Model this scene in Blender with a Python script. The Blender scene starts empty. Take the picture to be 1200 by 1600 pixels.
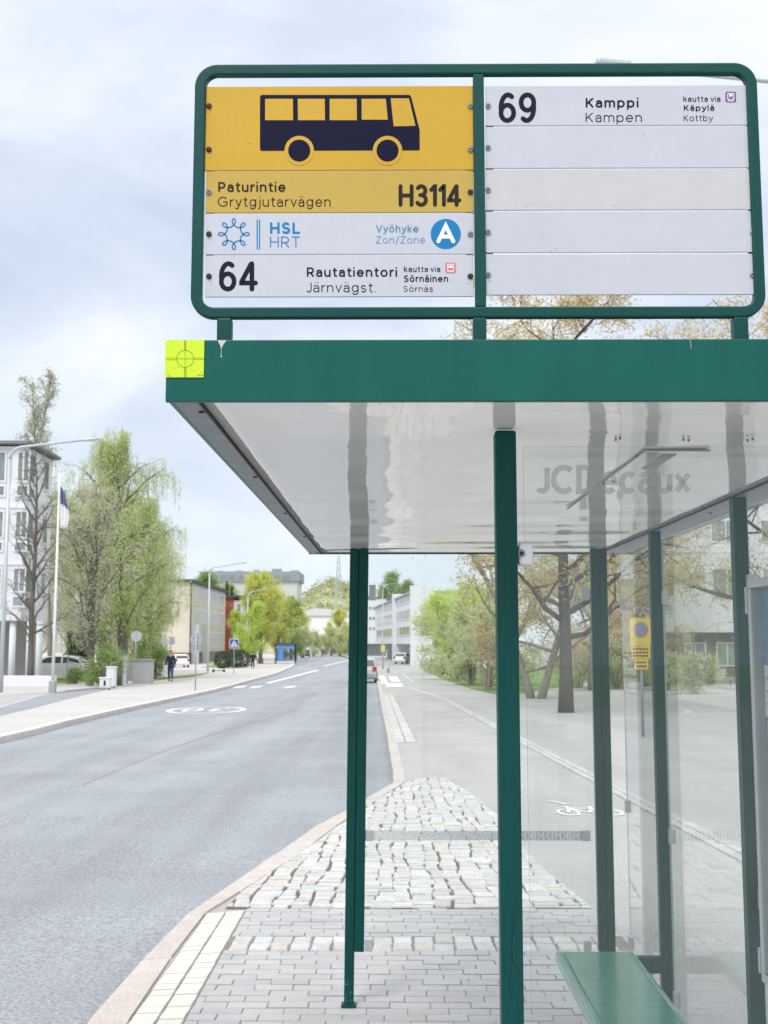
import bpy, bmesh, math, random
import numpy as np
from mathutils import Vector, Matrix
from mathutils.geometry import tessellate_polygon
R = math.radians
sc = bpy.context.scene
COL = sc.collection

# ------------------------------------------------------------------ camera
F, CX, CY = 1750.0, 600.0, 800.0             # focal length and centre in pixels of a 1200 x 1600 frame
EYE = 1.75
PITCH = math.atan(203.0 / F)
YAW = math.atan(12.0 / F)
cam = bpy.data.cameras.new('camera')
camo = bpy.data.objects.new('camera', cam); COL.objects.link(camo)
camo.location = (0, 0, EYE)
camo.rotation_euler = (math.pi / 2 + PITCH, 0, YAW)
cam.sensor_fit = 'VERTICAL'; cam.sensor_height = 36.0
cam.lens = F / 1600.0 * 36.0
cam.clip_start = 0.05; cam.clip_end = 6000
cam.dof.use_dof = True; cam.dof.focus_distance = 2.5; cam.dof.aperture_fstop = 13.0
sc.camera = camo

# ------------------------------------------------------------------ world, sun, exposure
SUN_EL, SUN_AZ = R(52), R(205)
w = bpy.data.worlds.new('World'); sc.world = w; w.use_nodes = True
nt = w.node_tree; nt.nodes.clear()
def N(t, kind, **kw):
    n = t.nodes.new(kind)
    for k, v in kw.items(): setattr(n, k, v)
    return n
def math_node(t, op, a, b=None, clamp=False):
    n = N(t, 'ShaderNodeMath', operation=op); n.use_clamp = clamp
    for i, v in enumerate((a, b)):
        if v is None: continue
        if isinstance(v, (int, float)): n.inputs[i].default_value = v
        else: t.links.new(v, n.inputs[i])
    return n.outputs[0]
def ramp_node(t, fac, stops):
    n = N(t, 'ShaderNodeValToRGB'); e = n.color_ramp.elements
    while len(e) < len(stops): e.new(0.5)
    for el, (p, c) in zip(e, stops): el.position = p; el.color = (*c, 1) if len(c) == 3 else c
    t.links.new(fac, n.inputs[0]); return n.outputs[0]
sky = N(nt, 'ShaderNodeTexSky', sky_type='NISHITA', sun_disc=False)
sky.sun_elevation = SUN_EL; sky.sun_rotation = SUN_AZ; sky.air_density = 1.0; sky.dust_density = 2.0
tc = N(nt, 'ShaderNodeTexCoord')
sx = N(nt, 'ShaderNodeSeparateXYZ'); nt.links.new(tc.outputs['Generated'], sx.inputs[0])
zc = math_node(nt, 'MAXIMUM', sx.outputs[2], 0.0)
zz = math_node(nt, 'ADD', zc, 0.38)
cb = N(nt, 'ShaderNodeCombineXYZ')
nt.links.new(math_node(nt, 'DIVIDE', sx.outputs[0], zz), cb.inputs[0])
nt.links.new(math_node(nt, 'DIVIDE', sx.outputs[1], zz), cb.inputs[1])
nz = N(nt, 'ShaderNodeTexNoise'); nz.inputs['Scale'].default_value = 1.5; nz.inputs['Detail'].default_value = 7
nz.inputs['Roughness'].default_value = 0.52; nz.inputs['Distortion'].default_value = 0.35
mp = N(nt, 'ShaderNodeMapping'); mp.inputs['Location'].default_value = (2.5, -6.29, 0); mp.inputs['Rotation'].default_value = (0, 0, 0.5)
mp.inputs['Scale'].default_value = (1.6, 2.0, 1)
nt.links.new(cb.outputs[0], mp.inputs[0]); nt.links.new(mp.outputs[0], nz.inputs['Vector'])
cloud = ramp_node(nt, nz.outputs['Fac'], [(0.34, (5.9, 6.7, 8.15)), (0.46, (6.9, 7.65, 9.0)), (0.56, (8.1, 8.75, 9.6)), (0.70, (9.4, 9.7, 10.0))])
hor = ramp_node(nt, sx.outputs[2], [(0.0, (8.3, 9.2, 9.9)), (0.35, (7.9, 8.8, 9.8))])
hm = ramp_node(nt, sx.outputs[2], [(0.02, (0.7,) * 3), (0.28, (0.0,) * 3)])
mx1 = N(nt, 'ShaderNodeMix', data_type='RGBA'); nt.links.new(hm, mx1.inputs['Factor']); nt.links.new(cloud, mx1.inputs[6]); nt.links.new(hor, mx1.inputs[7])
# an overcast sky is brighter towards the zenith, above the part the photograph shows
zen = ramp_node(nt, sx.outputs[2], [(0.50, (1.0,) * 3), (0.85, (2.6, 2.38, 2.05))])
mul = N(nt, 'ShaderNodeMix', data_type='RGBA', blend_type='MULTIPLY'); mul.inputs['Factor'].default_value = 1
nt.links.new(mx1.outputs[2], mul.inputs[6]); nt.links.new(zen, mul.inputs[7])
mx2 = N(nt, 'ShaderNodeMix', data_type='RGBA'); mx2.inputs['Factor'].default_value = 0.93
nt.links.new(sky.outputs[0], mx2.inputs[6]); nt.links.new(mul.outputs[2], mx2.inputs[7])
bg = N(nt, 'ShaderNodeBackground'); bg.inputs['Strength'].default_value = 0.098
nt.links.new(mx2.outputs[2], bg.inputs[0])
wo = N(nt, 'ShaderNodeOutputWorld'); nt.links.new(bg.outputs[0], wo.inputs[0])

sl = bpy.data.lights.new('sun', 'SUN'); sl.energy = 1.6; sl.angle = R(20); sl.color = (1, 0.96, 0.9)
so = bpy.data.objects.new('sun', sl); COL.objects.link(so)
sd = Vector((math.sin(SUN_AZ) * math.cos(SUN_EL), math.cos(SUN_AZ) * math.cos(SUN_EL), math.sin(SUN_EL)))
so.rotation_euler = sd.to_track_quat('Z', 'Y').to_euler(); so.location = (0, 0, 30)
sc.view_settings.view_transform = 'Standard'; sc.view_settings.look = 'None'
sc.view_settings.exposure = 0.20; sc.view_settings.gamma = 1.0; sc.view_settings.use_curve_mapping = False
sc.cycles.use_denoising = True
sc.cycles.max_bounces = 10; sc.cycles.transparent_max_bounces = 24; sc.cycles.glossy_bounces = 5
sc.cycles.sample_clamp_indirect = 6.0
sc.cycles.caustics_reflective = False; sc.cycles.caustics_refractive = False

# ------------------------------------------------------------------ geometry of the view: a pixel becomes a ray that meets a real plane
_rot = camo.rotation_euler.to_matrix()
def ray(px, py): return _rot @ Vector(((px - CX) / F, -(py - CY) / F, -1.0))
EYEV = Vector((0, 0, EYE))
def on_y(px, py, Y):
    d = ray(px, py); return EYEV + d * (Y / d.y)
def on_x(px, py, X):
    d = ray(px, py); return EYEV + d * (X / d.x)
def on_z(px, py, Z):
    d = ray(px, py); return EYEV + d * ((Z - EYE) / d.z)
SLOPE, KINK, G0 = 0.0095, 130.0, 0.055
def gz(y): return G0 - SLOPE * (min(y, KINK) - 5.4)
def on_g(px, py, dz=0.0):
    d = ray(px, py)
    t = (SLOPE * 5.4 + G0 + dz - EYE) / (d.z + SLOPE * d.y)
    if 0 < t * d.y <= KINK: p = EYEV + d * t
    else: p = on_z(px, py, gz(KINK) + dz)
    return p
ROAD = -0.12

# ------------------------------------------------------------------ materials
MATS = {}
def mat(name, col, rough=0.6, metal=0.0, var=0.0, vscale=6.0, var2=0.0, v2scale=60.0, bump=0.0, bscale=80.0, col2=None, island=None,
        emit=None, coat=0.0, spec=0.5, sub=None, coord='Object', bdist=0.01, stretch=None, band=None):
    if name in MATS: return MATS[name]
    m = bpy.data.materials.new(name); m.use_nodes = True; t = m.node_tree; b = t.nodes['Principled BSDF']
    b.inputs['Roughness'].default_value = rough; b.inputs['Metallic'].default_value = metal
    b.inputs['Coat Weight'].default_value = coat; b.inputs['Coat Roughness'].default_value = 0.1
    b.inputs['Specular IOR Level'].default_value = spec
    tcn = N(t, 'ShaderNodeTexCoord'); vec = tcn.outputs[coord]
    if stretch:
        mpn = N(t, 'ShaderNodeMapping'); mpn.inputs['Scale'].default_value = stretch; t.links.new(vec, mpn.inputs[0]); vec = mpn.outputs[0]
    cur = None
    if island:
        g = N(t, 'ShaderNodeNewGeometry')
        cur = ramp_node(t, g.outputs['Random Per Island'], [(i / max(1, len(island) - 1), c) for i, c in enumerate(island)])
    def noise(scale, detail=5):
        n = N(t, 'ShaderNodeTexNoise'); n.inputs['Scale'].default_value = scale; n.inputs['Detail'].default_value = detail
        n.inputs['Roughness'].default_value = 0.6; t.links.new(vec, n.inputs['Vector']); return n.outputs['Fac']
    def mixc(kind, fac, a, bb):
        n = N(t, 'ShaderNodeMix', data_type='RGBA', blend_type=kind)
        for s, v in ((n.inputs['Factor'], fac), (n.inputs[6], a), (n.inputs[7], bb)):
            if hasattr(v, 'links') or hasattr(v, 'is_linked'): t.links.new(v, s)
            elif isinstance(v, (int, float)): s.default_value = v
            else: s.default_value = (*v, 1)
        return n.outputs[2]
    if cur is None: cur = col
    if col2 is not None:
        f = ramp_node(t, noise(vscale), [(0.38, (0,) * 3), (0.62, (1,) * 3)])
        cur = mixc('MIX', f, cur, col2)
    for amt, s in ((var, vscale), (var2, v2scale)):
        if amt:
            f = ramp_node(t, noise(s), [(0.25, (1 - amt,) * 3), (0.75, (1 + amt,) * 3)])
            cur = mixc('MULTIPLY', 1.0, cur, f)
    if band:                                           # long wear marks: (strength, scale across, scale along)
        m3 = N(t, 'ShaderNodeMapping'); m3.inputs['Scale'].default_value = (band[1], band[2], 1); t.links.new(tcn.outputs[coord], m3.inputs[0])
        keep = vec; vec = m3.outputs[0]
        cur = mixc('MULTIPLY', 1.0, cur, ramp_node(t, noise(1.0, 3), [(0.32, (1 - band[0],) * 3), (0.66, (1 + band[0],) * 3)])); vec = keep
    if isinstance(cur, tuple): b.inputs['Base Color'].default_value = (*cur, 1)
    else: t.links.new(cur, b.inputs['Base Color'])
    if bump:
        bn = N(t, 'ShaderNodeBump'); bn.inputs['Strength'].default_value = bump; bn.inputs['Distance'].default_value = bdist
        t.links.new(noise(bscale, 4), bn.inputs['Height']); t.links.new(bn.outputs[0], b.inputs['Normal'])
    if emit: b.inputs['Emission Color'].default_value = (*emit[0], 1); b.inputs['Emission Strength'].default_value = emit[1]
    if sub:                                            # thin leaf: light comes through
        tr = N(t, 'ShaderNodeBsdfTranslucent'); ms = N(t, 'ShaderNodeMixShader'); ms.inputs[0].default_value = sub
        if isinstance(cur, tuple): tr.inputs[0].default_value = (*cur, 1)
        else: t.links.new(cur, tr.inputs[0])
        t.links.new(b.outputs[0], ms.inputs[1]); t.links.new(tr.outputs[0], ms.inputs[2])
        t.links.new(ms.outputs[0], t.nodes['Material Output'].inputs[0])
    MATS[name] = m; return m
def glass(name, dirt=0.05, tint=(0.97, 0.985, 0.98), dirtcol=(0.8, 0.83, 0.83), ior=1.5, vs=3.0):
    m = bpy.data.materials.new(name); m.use_nodes = True; t = m.node_tree; t.nodes.clear()
    tr = N(t, 'ShaderNodeBsdfTransparent'); tr.inputs[0].default_value = (*tint, 1)
    gl = N(t, 'ShaderNodeBsdfGlossy'); gl.inputs['Roughness'].default_value = 0.015
    df = N(t, 'ShaderNodeBsdfDiffuse'); df.inputs[0].default_value = (*dirtcol, 1)
    fr = N(t, 'ShaderNodeFresnel'); gb = N(t, 'ShaderNodeNewGeometry')
    t.links.new(math_node(t, 'ADD', math_node(t, 'MULTIPLY', gb.outputs['Backfacing'], 1 / ior - ior), ior), fr.inputs[0])
    refl = math_node(t, 'MULTIPLY', fr.outputs[0], math_node(t, 'SUBTRACT', 1.0, math_node(t, 'MULTIPLY', gb.outputs['Backfacing'], 0.65)))
    tcn = N(t, 'ShaderNodeTexCoord'); nn = N(t, 'ShaderNodeTexNoise'); nn.inputs['Scale'].default_value = vs; nn.inputs['Detail'].default_value = 7
    t.links.new(tcn.outputs['Object'], nn.inputs['Vector'])
    f = ramp_node(t, nn.outputs['Fac'], [(0.3, (dirt * 0.5,) * 3), (0.75, (dirt * 1.5,) * 3)])
    a = N(t, 'ShaderNodeMixShader'); b = N(t, 'ShaderNodeMixShader')
    t.links.new(f, a.inputs[0]); t.links.new(tr.outputs[0], a.inputs[1]); t.links.new(df.outputs[0], a.inputs[2])
    t.links.new(refl, b.inputs[0]); t.links.new(a.outputs[0], b.inputs[1]); t.links.new(gl.outputs[0], b.inputs[2])
    o = N(t, 'ShaderNodeOutputMaterial'); t.links.new(b.outputs[0], o.inputs[0]); return m

GREEN = mat('green_paint', (0.0022, 0.062, 0.056), 0.40, spec=0.28, var=0.12, vscale=5, var2=0.05, v2scale=90, bump=0.05, bscale=140, bdist=0.002)
GREEN_POST = mat('green_post_paint', (0.0008, 0.060, 0.053), 0.42, spec=0.22, var=0.18, vscale=9, var2=0.10, v2scale=70, stretch=(8, 8, 0.7), bump=0.05, bscale=60, bdist=0.002)
FASCIA = mat('green_fascia_paint', (0.0035, 0.098, 0.080), 0.36, spec=0.28, var=0.14, vscale=2.0, stretch=(5, 1, 1.2), var2=0.04, v2scale=60)
BENCH = mat('green_bench_paint', (0.045, 0.25, 0.19), 0.22, var=0.10, vscale=3, var2=0.10, v2scale=30, stretch=(1, 6, 1), coat=0.6)
SOFFIT = mat('white_glossy_sheet', (0.90, 0.87, 0.835), 0.035, var=0.03, vscale=2.0, bump=0.35, bscale=1.9, bdist=0.008, spec=0.85)
GALV = mat('galvanised_steel', (0.23, 0.25, 0.27), 0.5, metal=0.5, var=0.2, vscale=25, var2=0.1, v2scale=90)
ALU = mat('brushed_aluminium', (0.50, 0.52, 0.53), 0.42, metal=0.3, var=0.05, vscale=30)
STEEL = mat('grey_steel', (0.42, 0.43, 0.44), 0.45, metal=0.5, var=0.08)
YEL = mat('yellow_enamel', (0.57, 0.338, 0.014), 0.42, var=0.05, vscale=5, var2=0.03, v2scale=80)
YEL2 = mat('pale_yellow_enamel', (0.51, 0.345, 0.056), 0.42, var=0.05, vscale=5, var2=0.03, v2scale=80)
WPAN = mat('white_enamel_panel', (0.53, 0.55, 0.61), 0.4, var=0.04, vscale=4, var2=0.03, v2scale=40)
WPAN2 = mat('warm_white_enamel_panel', (0.54, 0.54, 0.555), 0.4, var=0.05, vscale=4, var2=0.04, v2scale=40)
INK = mat('dark_ink', (0.010, 0.014, 0.024), 0.5, spec=0.12)
INKB = mat('brown_ink', (0.028, 0.024, 0.018), 0.5, spec=0.12)
NAVY = mat('navy_ink', (0.006, 0.006, 0.028), 0.45, spec=0.12)
BLUE = mat('sky_blue_ink', (0.010, 0.20, 0.47), 0.5, spec=0.2)
BLUE2 = mat('muted_blue_ink', (0.075, 0.23, 0.42), 0.5)
WINK = mat('white_ink', (0.82, 0.84, 0.86), 0.5)
REDINK = mat('faded_red_ink', (0.72, 0.14, 0.15), 0.5)
PURP = mat('purple_ink', (0.16, 0.06, 0.26), 0.5)
LIME = mat('lime_reflective', (0.60, 0.80, 0.02), 0.4, var=0.04, vscale=90, emit=None)
LIMEINK = mat('olive_print', (0.11, 0.17, 0.012), 0.5)
BOLTD = mat('black_bolt', (0.012, 0.012, 0.014), 0.5)
BOLTS = mat('steel_bolt', (0.30, 0.31, 0.33), 0.35, metal=0.8)
BLACK = mat('black_gap', (0.012, 0.013, 0.014), 0.7)
PLASTIC = mat('white_plastic', (0.80, 0.81, 0.84), 0.35)
GLASS = glass('clear_glass', 0.012)
GLASSN = glass('hazy_glass', 0.016)
GEDGE = mat('glass_edge', (0.50, 0.58, 0.55), 0.2)
FROST = glass('frosted_lettering', 0.60, dirtcol=(0.40, 0.395, 0.385), vs=1.0)
STRIPBAND = glass('safety_band_film', 0.40, dirtcol=(0.42, 0.45, 0.46), vs=1.0)
ASPH = mat('road_asphalt', (0.27, 0.288, 0.318), 0.62, var=0.13, vscale=0.5, var2=0.50, v2scale=42, bump=0.8, bscale=90, bdist=0.012, band=(0.13, 1.1, 0.06))
PATH = mat('path_asphalt', (0.375, 0.37, 0.37), 0.8, var=0.12, vscale=0.6, var2=0.34, v2scale=60, band=(0.08, 0.8, 0.15), bump=0.5, bscale=120, bdist=0.008)
FPATH = mat('far_pavement', (0.47, 0.455, 0.45), 0.9, var=0.08, vscale=0.4, var2=0.12, v2scale=12)
DASPH = mat('dark_asphalt', (0.26, 0.28, 0.31), 0.88, var=0.08, vscale=0.5, var2=0.2, v2scale=40)
SEAM = mat('asphalt_joint', (0.245, 0.255, 0.275), 0.85, var=0.3, vscale=8)
PAINT = mat('white_road_paint', (0.82, 0.83, 0.85), 0.7, var=0.10, vscale=14, var2=0.12, v2scale=60)
JOINT = mat('stone_joint', (0.20, 0.185, 0.165), 0.95, var=0.2, vscale=14, var2=0.3, v2scale=120)
COBBLE = mat('granite_cobble', (0.5, 0.5, 0.5), 0.75, island=[(0.44, 0.44, 0.44), (0.53, 0.53, 0.53), (0.50, 0.46, 0.435), (0.46, 0.475, 0.50), (0.56, 0.56, 0.56), (0.44, 0.42, 0.40), (0.49, 0.49, 0.49)], var=0.16, vscale=12, var2=0.30, v2scale=90, bump=0.6, bscale=40, bdist=0.01)
STRIPM = mat('grey_sett', (0.4, 0.4, 0.4), 0.85, island=[(0.40, 0.40, 0.41), (0.48, 0.48, 0.49), (0.44, 0.43, 0.42)], var=0.15, vscale=12, var2=0.2, v2scale=90)
PAVER = mat('grey_paver', (0.45, 0.45, 0.47), 0.82, island=[(0.365, 0.365, 0.38), (0.41, 0.41, 0.42), (0.385, 0.382, 0.39), (0.43, 0.43, 0.435)], var=0.10, vscale=2.2, var2=0.16, v2scale=110, bump=0.25, bscale=150, bdist=0.004)
TILE = mat('pale_tile', (0.7, 0.7, 0.66), 0.8, island=[(0.57, 0.555, 0.51), (0.63, 0.615, 0.57), (0.60, 0.58, 0.53)], var=0.06, vscale=9, var2=0.07, v2scale=90)
KERB = mat('pink_granite', (0.58, 0.47, 0.43), 0.75, island=[(0.51, 0.45, 0.42), (0.50, 0.455, 0.43), (0.47, 0.42, 0.39), (0.47, 0.46, 0.455)], var=0.12, vscale=8, var2=0.28, v2scale=110, bump=0.35, bscale=50, bdist=0.01)
KERBF = mat('pale_granite', (0.58, 0.56, 0.55), 0.8, var=0.1, vscale=1.5, var2=0.1, v2scale=20)
GRASSM = mat('grass_green', (0.10, 0.22, 0.03), 0.9, var=0.3, vscale=0.9, var2=0.4, v2scale=30, col2=(0.17, 0.23, 0.06))
EARTH = mat('open_ground', (0.30, 0.31, 0.24), 0.95, var=0.2, vscale=0.05, var2=0.2, v2scale=1.5)
BARK = mat('dark_bark', (0.17, 0.155, 0.13), 0.9, var=0.35, vscale=9, stretch=(3, 3, 0.6), bump=0.6, bscale=18, bdist=0.03)
BARKG = mat('grey_bark', (0.29, 0.265, 0.23), 0.9, var=0.35, vscale=9, stretch=(3, 3, 0.6))
BIRCHB = mat('birch_bark', (0.33, 0.32, 0.29), 0.85, var=0.5, vscale=6)
def leafmat(n, cs, sub=0.45): return mat(n, cs[0], 0.65, island=cs, sub=sub)
L_BIRCH = leafmat('birch_leaves', [(0.50, 0.64, 0.20), (0.60, 0.72, 0.26), (0.54, 0.62, 0.33), (0.64, 0.74, 0.33)])
L_DULL = leafmat('budding_leaves', [(0.54, 0.55, 0.40), (0.60, 0.58, 0.46), (0.56, 0.61, 0.38), (0.60, 0.55, 0.46)])
L_PALE = leafmat('pale_spring_leaves', [(0.45, 0.49, 0.34), (0.53, 0.56, 0.42), (0.47, 0.53, 0.33)])
L_MAPLE = leafmat('maple_blossom', [(0.60, 0.48, 0.19), (0.70, 0.56, 0.21), (0.56, 0.45, 0.28), (0.66, 0.57, 0.32), (0.58, 0.51, 0.38)])
L_YEL = leafmat('yellow_green_leaves', [(0.58, 0.64, 0.14), (0.68, 0.70, 0.18), (0.55, 0.62, 0.18), (0.68, 0.62, 0.19)])
L_LIME = leafmat('lime_green_leaves', [(0.55, 0.70, 0.14), (0.63, 0.75, 0.18), (0.50, 0.63, 0.16)])
L_GREEN = leafmat('mid_green_leaves', [(0.24, 0.37, 0.12), (0.31, 0.44, 0.14), (0.36, 0.46, 0.18)])
L_SHRUB = leafmat('shrub_leaves', [(0.50, 0.62, 0.26), (0.60, 0.68, 0.33), (0.60, 0.56, 0.40), (0.66, 0.72, 0.32)])
L_DARK = leafmat('dark_needles', [(0.035, 0.07, 0.035), (0.06, 0.10, 0.045)], 0.2)
L_HILL = leafmat('hill_scrub', [(0.38, 0.40, 0.22), (0.46, 0.46, 0.27), (0.40, 0.44, 0.22), (0.44, 0.39, 0.27)])
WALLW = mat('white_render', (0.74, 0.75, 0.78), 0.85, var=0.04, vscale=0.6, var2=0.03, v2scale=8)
WALLB = mat('beige_render', (0.68, 0.62, 0.53), 0.9, var=0.04, vscale=0.4)
WALLR = mat('red_brick', (0.46, 0.145, 0.085), 0.9, var=0.1, vscale=0.8)
WALLP = mat('brown_plinth', (0.30, 0.24, 0.21), 0.9, var=0.1, vscale=0.8)
WALLG = mat('grey_cladding', (0.30, 0.34, 0.38), 0.8, var=0.08, vscale=0.2)
ROOFD = mat('dark_roof', (0.075, 0.085, 0.085), 0.7)
WINF = mat('white_window_frame', (0.76, 0.77, 0.80), 0.6)
PANE = mat('window_pane', (0.22, 0.26, 0.25), 0.08, var=0.45, vscale=0.9, var2=0.2, v2scale=4, spec=0.9)
PANEB = mat('curtained_pane', (0.58, 0.61, 0.66), 0.2, var=0.12, vscale=2)
POLEM = mat('painted_pole', (0.50, 0.53, 0.56), 0.5, metal=0.3)
POLEW = mat('white_pole', (0.78, 0.78, 0.78), 0.5)
SIGNB = mat('sign_back', (0.42, 0.45, 0.50), 0.5, metal=0.3)
SIGNBL = mat('sign_blue', (0.03, 0.10, 0.42), 0.5)
SIGNY = mat('sign_yellow', (0.72, 0.52, 0.04), 0.5)
SIGNR = mat('sign_red', (0.50, 0.04, 0.04), 0.5)
CARW = mat('white_car_paint', (0.86, 0.87, 0.89), 0.25, coat=0.6)
CARB = mat('blue_car_paint', (0.08, 0.17, 0.36), 0.25, coat=0.6)
CARG = mat('car_glass', (0.03, 0.04, 0.045), 0.05, spec=0.9)
TYRE = mat('tyre_rubber', (0.02, 0.02, 0.021), 0.8)
LAMPR = mat('tail_lamp_red', (0.45, 0.02, 0.03), 0.3)
CLOTHN = mat('navy_cloth', (0.012, 0.016, 0.05), 0.9, var=0.2, vscale=20)
DENIM = mat('denim', (0.03, 0.05, 0.12), 0.9, var=0.2, vscale=25)
CLOTHK = mat('black_cloth', (0.012, 0.013, 0.016), 0.9)
SKIN = mat('skin', (0.55, 0.35, 0.26), 0.6)
HAIR = mat('dark_hair', (0.03, 0.022, 0.016), 0.7)
CLOTHF = mat('flag_white', (0.80, 0.81, 0.84), 0.8)
CLOTHBL = mat('flag_blue', (0.13, 0.18, 0.34), 0.8)
BINM = mat('green_bin', (0.03, 0.10, 0.085), 0.5)
STONE = mat('pillar_stone', (0.33, 0.33, 0.32), 0.85, var=0.15, vscale=3)
POSTERB = mat('poster_blue', (0.10, 0.24, 0.42), 0.5, var=0.25, vscale=14)
POSTERL = mat('poster_paper', (0.62, 0.67, 0.72), 0.6, var=0.05, vscale=10)
POSTERI = mat('poster_print', (0.14, 0.18, 0.24), 0.6)

# ------------------------------------------------------------------ building blocks
class MB:
    def __init__(s): s.v = []; s.f = []; s.m = []
    def add(s, vs, fs, mi=0):
        n = len(s.v); s.v.extend(tuple(p) for p in vs); s.f.extend(tuple(i + n for i in f) for f in fs); s.m.extend([mi] * len(fs)); return s
    def box(s, x0, x1, y0, y1, z0, z1, mi=0, M=None):
        vs = [Vector((x, y, z)) for z in (z0, z1) for x, y in ((x0, y0), (x1, y0), (x1, y1), (x0, y1))]
        if M is not None: vs = [M @ v for v in vs]
        return s.add(vs, [(3, 2, 1, 0), (4, 5, 6, 7), (0, 1, 5, 4), (1, 2, 6, 5), (2, 3, 7, 6), (3, 0, 4, 7)], mi)
    def tube(s, pts, rad, n=8, mi=0, cap=True):
        pts = [Vector(p) for p in pts]; k = len(pts)
        if isinstance(rad, (int, float)): rad = [rad] * k
        up = None; vs = []
        for i, p in enumerate(pts):
            t = (pts[min(i + 1, k - 1)] - pts[max(i - 1, 0)])
            t = t.normalized() if t.length > 1e-9 else Vector((0, 0, 1))
            if up is None: up = Vector((1, 0, 0)) if abs(t.x) < 0.8 else Vector((0, 1, 0))
            a = (up - t * up.dot(t)); a = a.normalized() if a.length > 1e-6 else t.orthogonal().normalized(); up = a; b = t.cross(a)
            for j in range(n):
                q = 2 * math.pi * j / n; vs.append(p + (a * math.cos(q) + b * math.sin(q)) * rad[i])
        fs = [(i * n + j, i * n + (j + 1) % n, (i + 1) * n + (j + 1) % n, (i + 1) * n + j) for i in range(k - 1) for j in range(n)]
        if cap: fs += [tuple(range(n - 1, -1, -1)), tuple(range((k - 1) * n, k * n))]
        return s.add(vs, fs, mi)
    def prism(s, poly, y0, y1, mi=0, M=None):             # polygon in x, z; thickness along y
        n = len(poly); vs = [Vector((p[0], y0, p[1])) for p in poly] + [Vector((p[0], y1, p[1])) for p in poly]
        if M is not None: vs = [M @ v for v in vs]
        fs = [tuple(range(n)), tuple(range(2 * n - 1, n - 1, -1))] + [((i + 1) % n, i, i + n, (i + 1) % n + n) for i in range(n)]
        return s.add(vs, fs, mi)
    def lathe(s, c, prof, n=16, mi=0, M=None):
        vs = []; k = len(prof)
        for r, z in prof:
            for j in range(n):
                q = 2 * math.pi * j / n; v = Vector((r * math.cos(q), r * math.sin(q), z))
                vs.append((M @ v if M is not None else v) + Vector(c))
        fs = [(i * n + j, i * n + (j + 1) % n, (i + 1) * n + (j + 1) % n, (i + 1) * n + j) for i in range(k - 1) for j in range(n)]
        fs += [tuple(range(n - 1, -1, -1)), tuple(range((k - 1) * n, k * n))]
        return s.add(vs, fs, mi)
    def ellipsoid(s, c, r, nu=14, nv=9, mi=0, jit=0.0, rng=None):
        vs = []; fs = []
        for i in range(nv + 1):
            a = -math.pi / 2 + math.pi * i / nv
            for j in range(nu):
                q = 2 * math.pi * j / nu; k = 1 + (rng.uniform(-jit, jit) if rng else 0)
                vs.append((c[0] + r[0] * math.cos(a) * math.cos(q) * k, c[1] + r[1] * math.cos(a) * math.sin(q) * k, c[2] + r[2] * math.sin(a) * k))
        for i in range(nv):
            for j in range(nu): fs.append((i * nu + j, i * nu + (j + 1) % nu, (i + 1) * nu + (j + 1) % nu, (i + 1) * nu + j))
        return s.add(vs, fs, mi)
    def build(s, name, mats, parent=None, smooth=False, bevel=0.0, bseg=2):
        me = bpy.data.meshes.new(name); me.from_pydata([tuple(v) for v in s.v], [], s.f)
        if not isinstance(mats, (list, tuple)): mats = [mats]
        for m in mats: me.materials.append(m)
        if len(mats) > 1: me.polygons.foreach_set('material_index', s.m)
        if smooth: me.polygons.foreach_set('use_smooth', [True] * len(me.polygons))
        me.update()
        o = bpy.data.objects.new(name, me); COL.objects.link(o)
        if bevel:
            b = o.modifiers.new('bevel', 'BEVEL'); b.width = bevel; b.segments = bseg; b.limit_method = 'ANGLE'; b.angle_limit = R(40)
        if parent is not None: adopt(o, parent)
        return o
def wmat(o):
    b = Matrix.Translation(o.location) @ o.rotation_euler.to_matrix().to_4x4() @ Matrix.Diagonal((*o.scale, 1))
    return (wmat(o.parent) @ o.matrix_parent_inverse @ b) if o.parent else b
def adopt(o, parent): o.parent = parent; o.matrix_parent_inverse = wmat(parent).inverted()
def tag(o, label=None, cat=None, group=None, kind=None):
    for k, v in (('label', label), ('category', cat), ('group', group), ('kind', kind)):
        if v: o[k] = v
    return o
def thing(name, loc, label, cat, group=None, rz=0.0):
    o = bpy.data.objects.new(name, None); COL.objects.link(o); o.location = loc; o.rotation_euler = (0, 0, rz); o.empty_display_size = 0.3
    return tag(o, label, cat, group)
def copy_tree(o, parent=None):
    c = o.copy(); COL.objects.link(c)
    if parent is not None: c.parent = parent
    for ch in [x for x in bpy.data.objects if x.parent == o]: copy_tree(ch, c)
    return c
def sheet(name, poly, dz, material, kind='structure', parent=None, thick=0.0):
    """a flat piece of ground that follows the slope of the street"""
    bm = bmesh.new(); vs = [bm.verts.new((p[0], p[1], 0)) for p in poly]
    tris = tessellate_polygon([[Vector((p[0], p[1], 0)) for p in poly]])
    for t in tris:
        try: bm.faces.new([vs[i] for i in t])
        except ValueError: pass
    if min(p[1] for p in poly) < KINK < max(p[1] for p in poly):
        bmesh.ops.bisect_plane(bm, geom=bm.verts[:] + bm.edges[:] + bm.faces[:], plane_co=(0, KINK, 0), plane_no=(0, 1, 0))
    for v in bm.verts: v.co.z = gz(v.co.y) + dz
    bmesh.ops.recalc_face_normals(bm, faces=bm.faces[:])
    for f in bm.faces:
        if f.normal.z < 0: f.normal_flip()
    me = bpy.data.meshes.new(name); bm.to_mesh(me); bm.free(); me.materials.append(material)
    o = bpy.data.objects.new(name, me); COL.objects.link(o)
    if kind: o['kind'] = kind
    if parent: adopt(o, parent)
    return o

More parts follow.
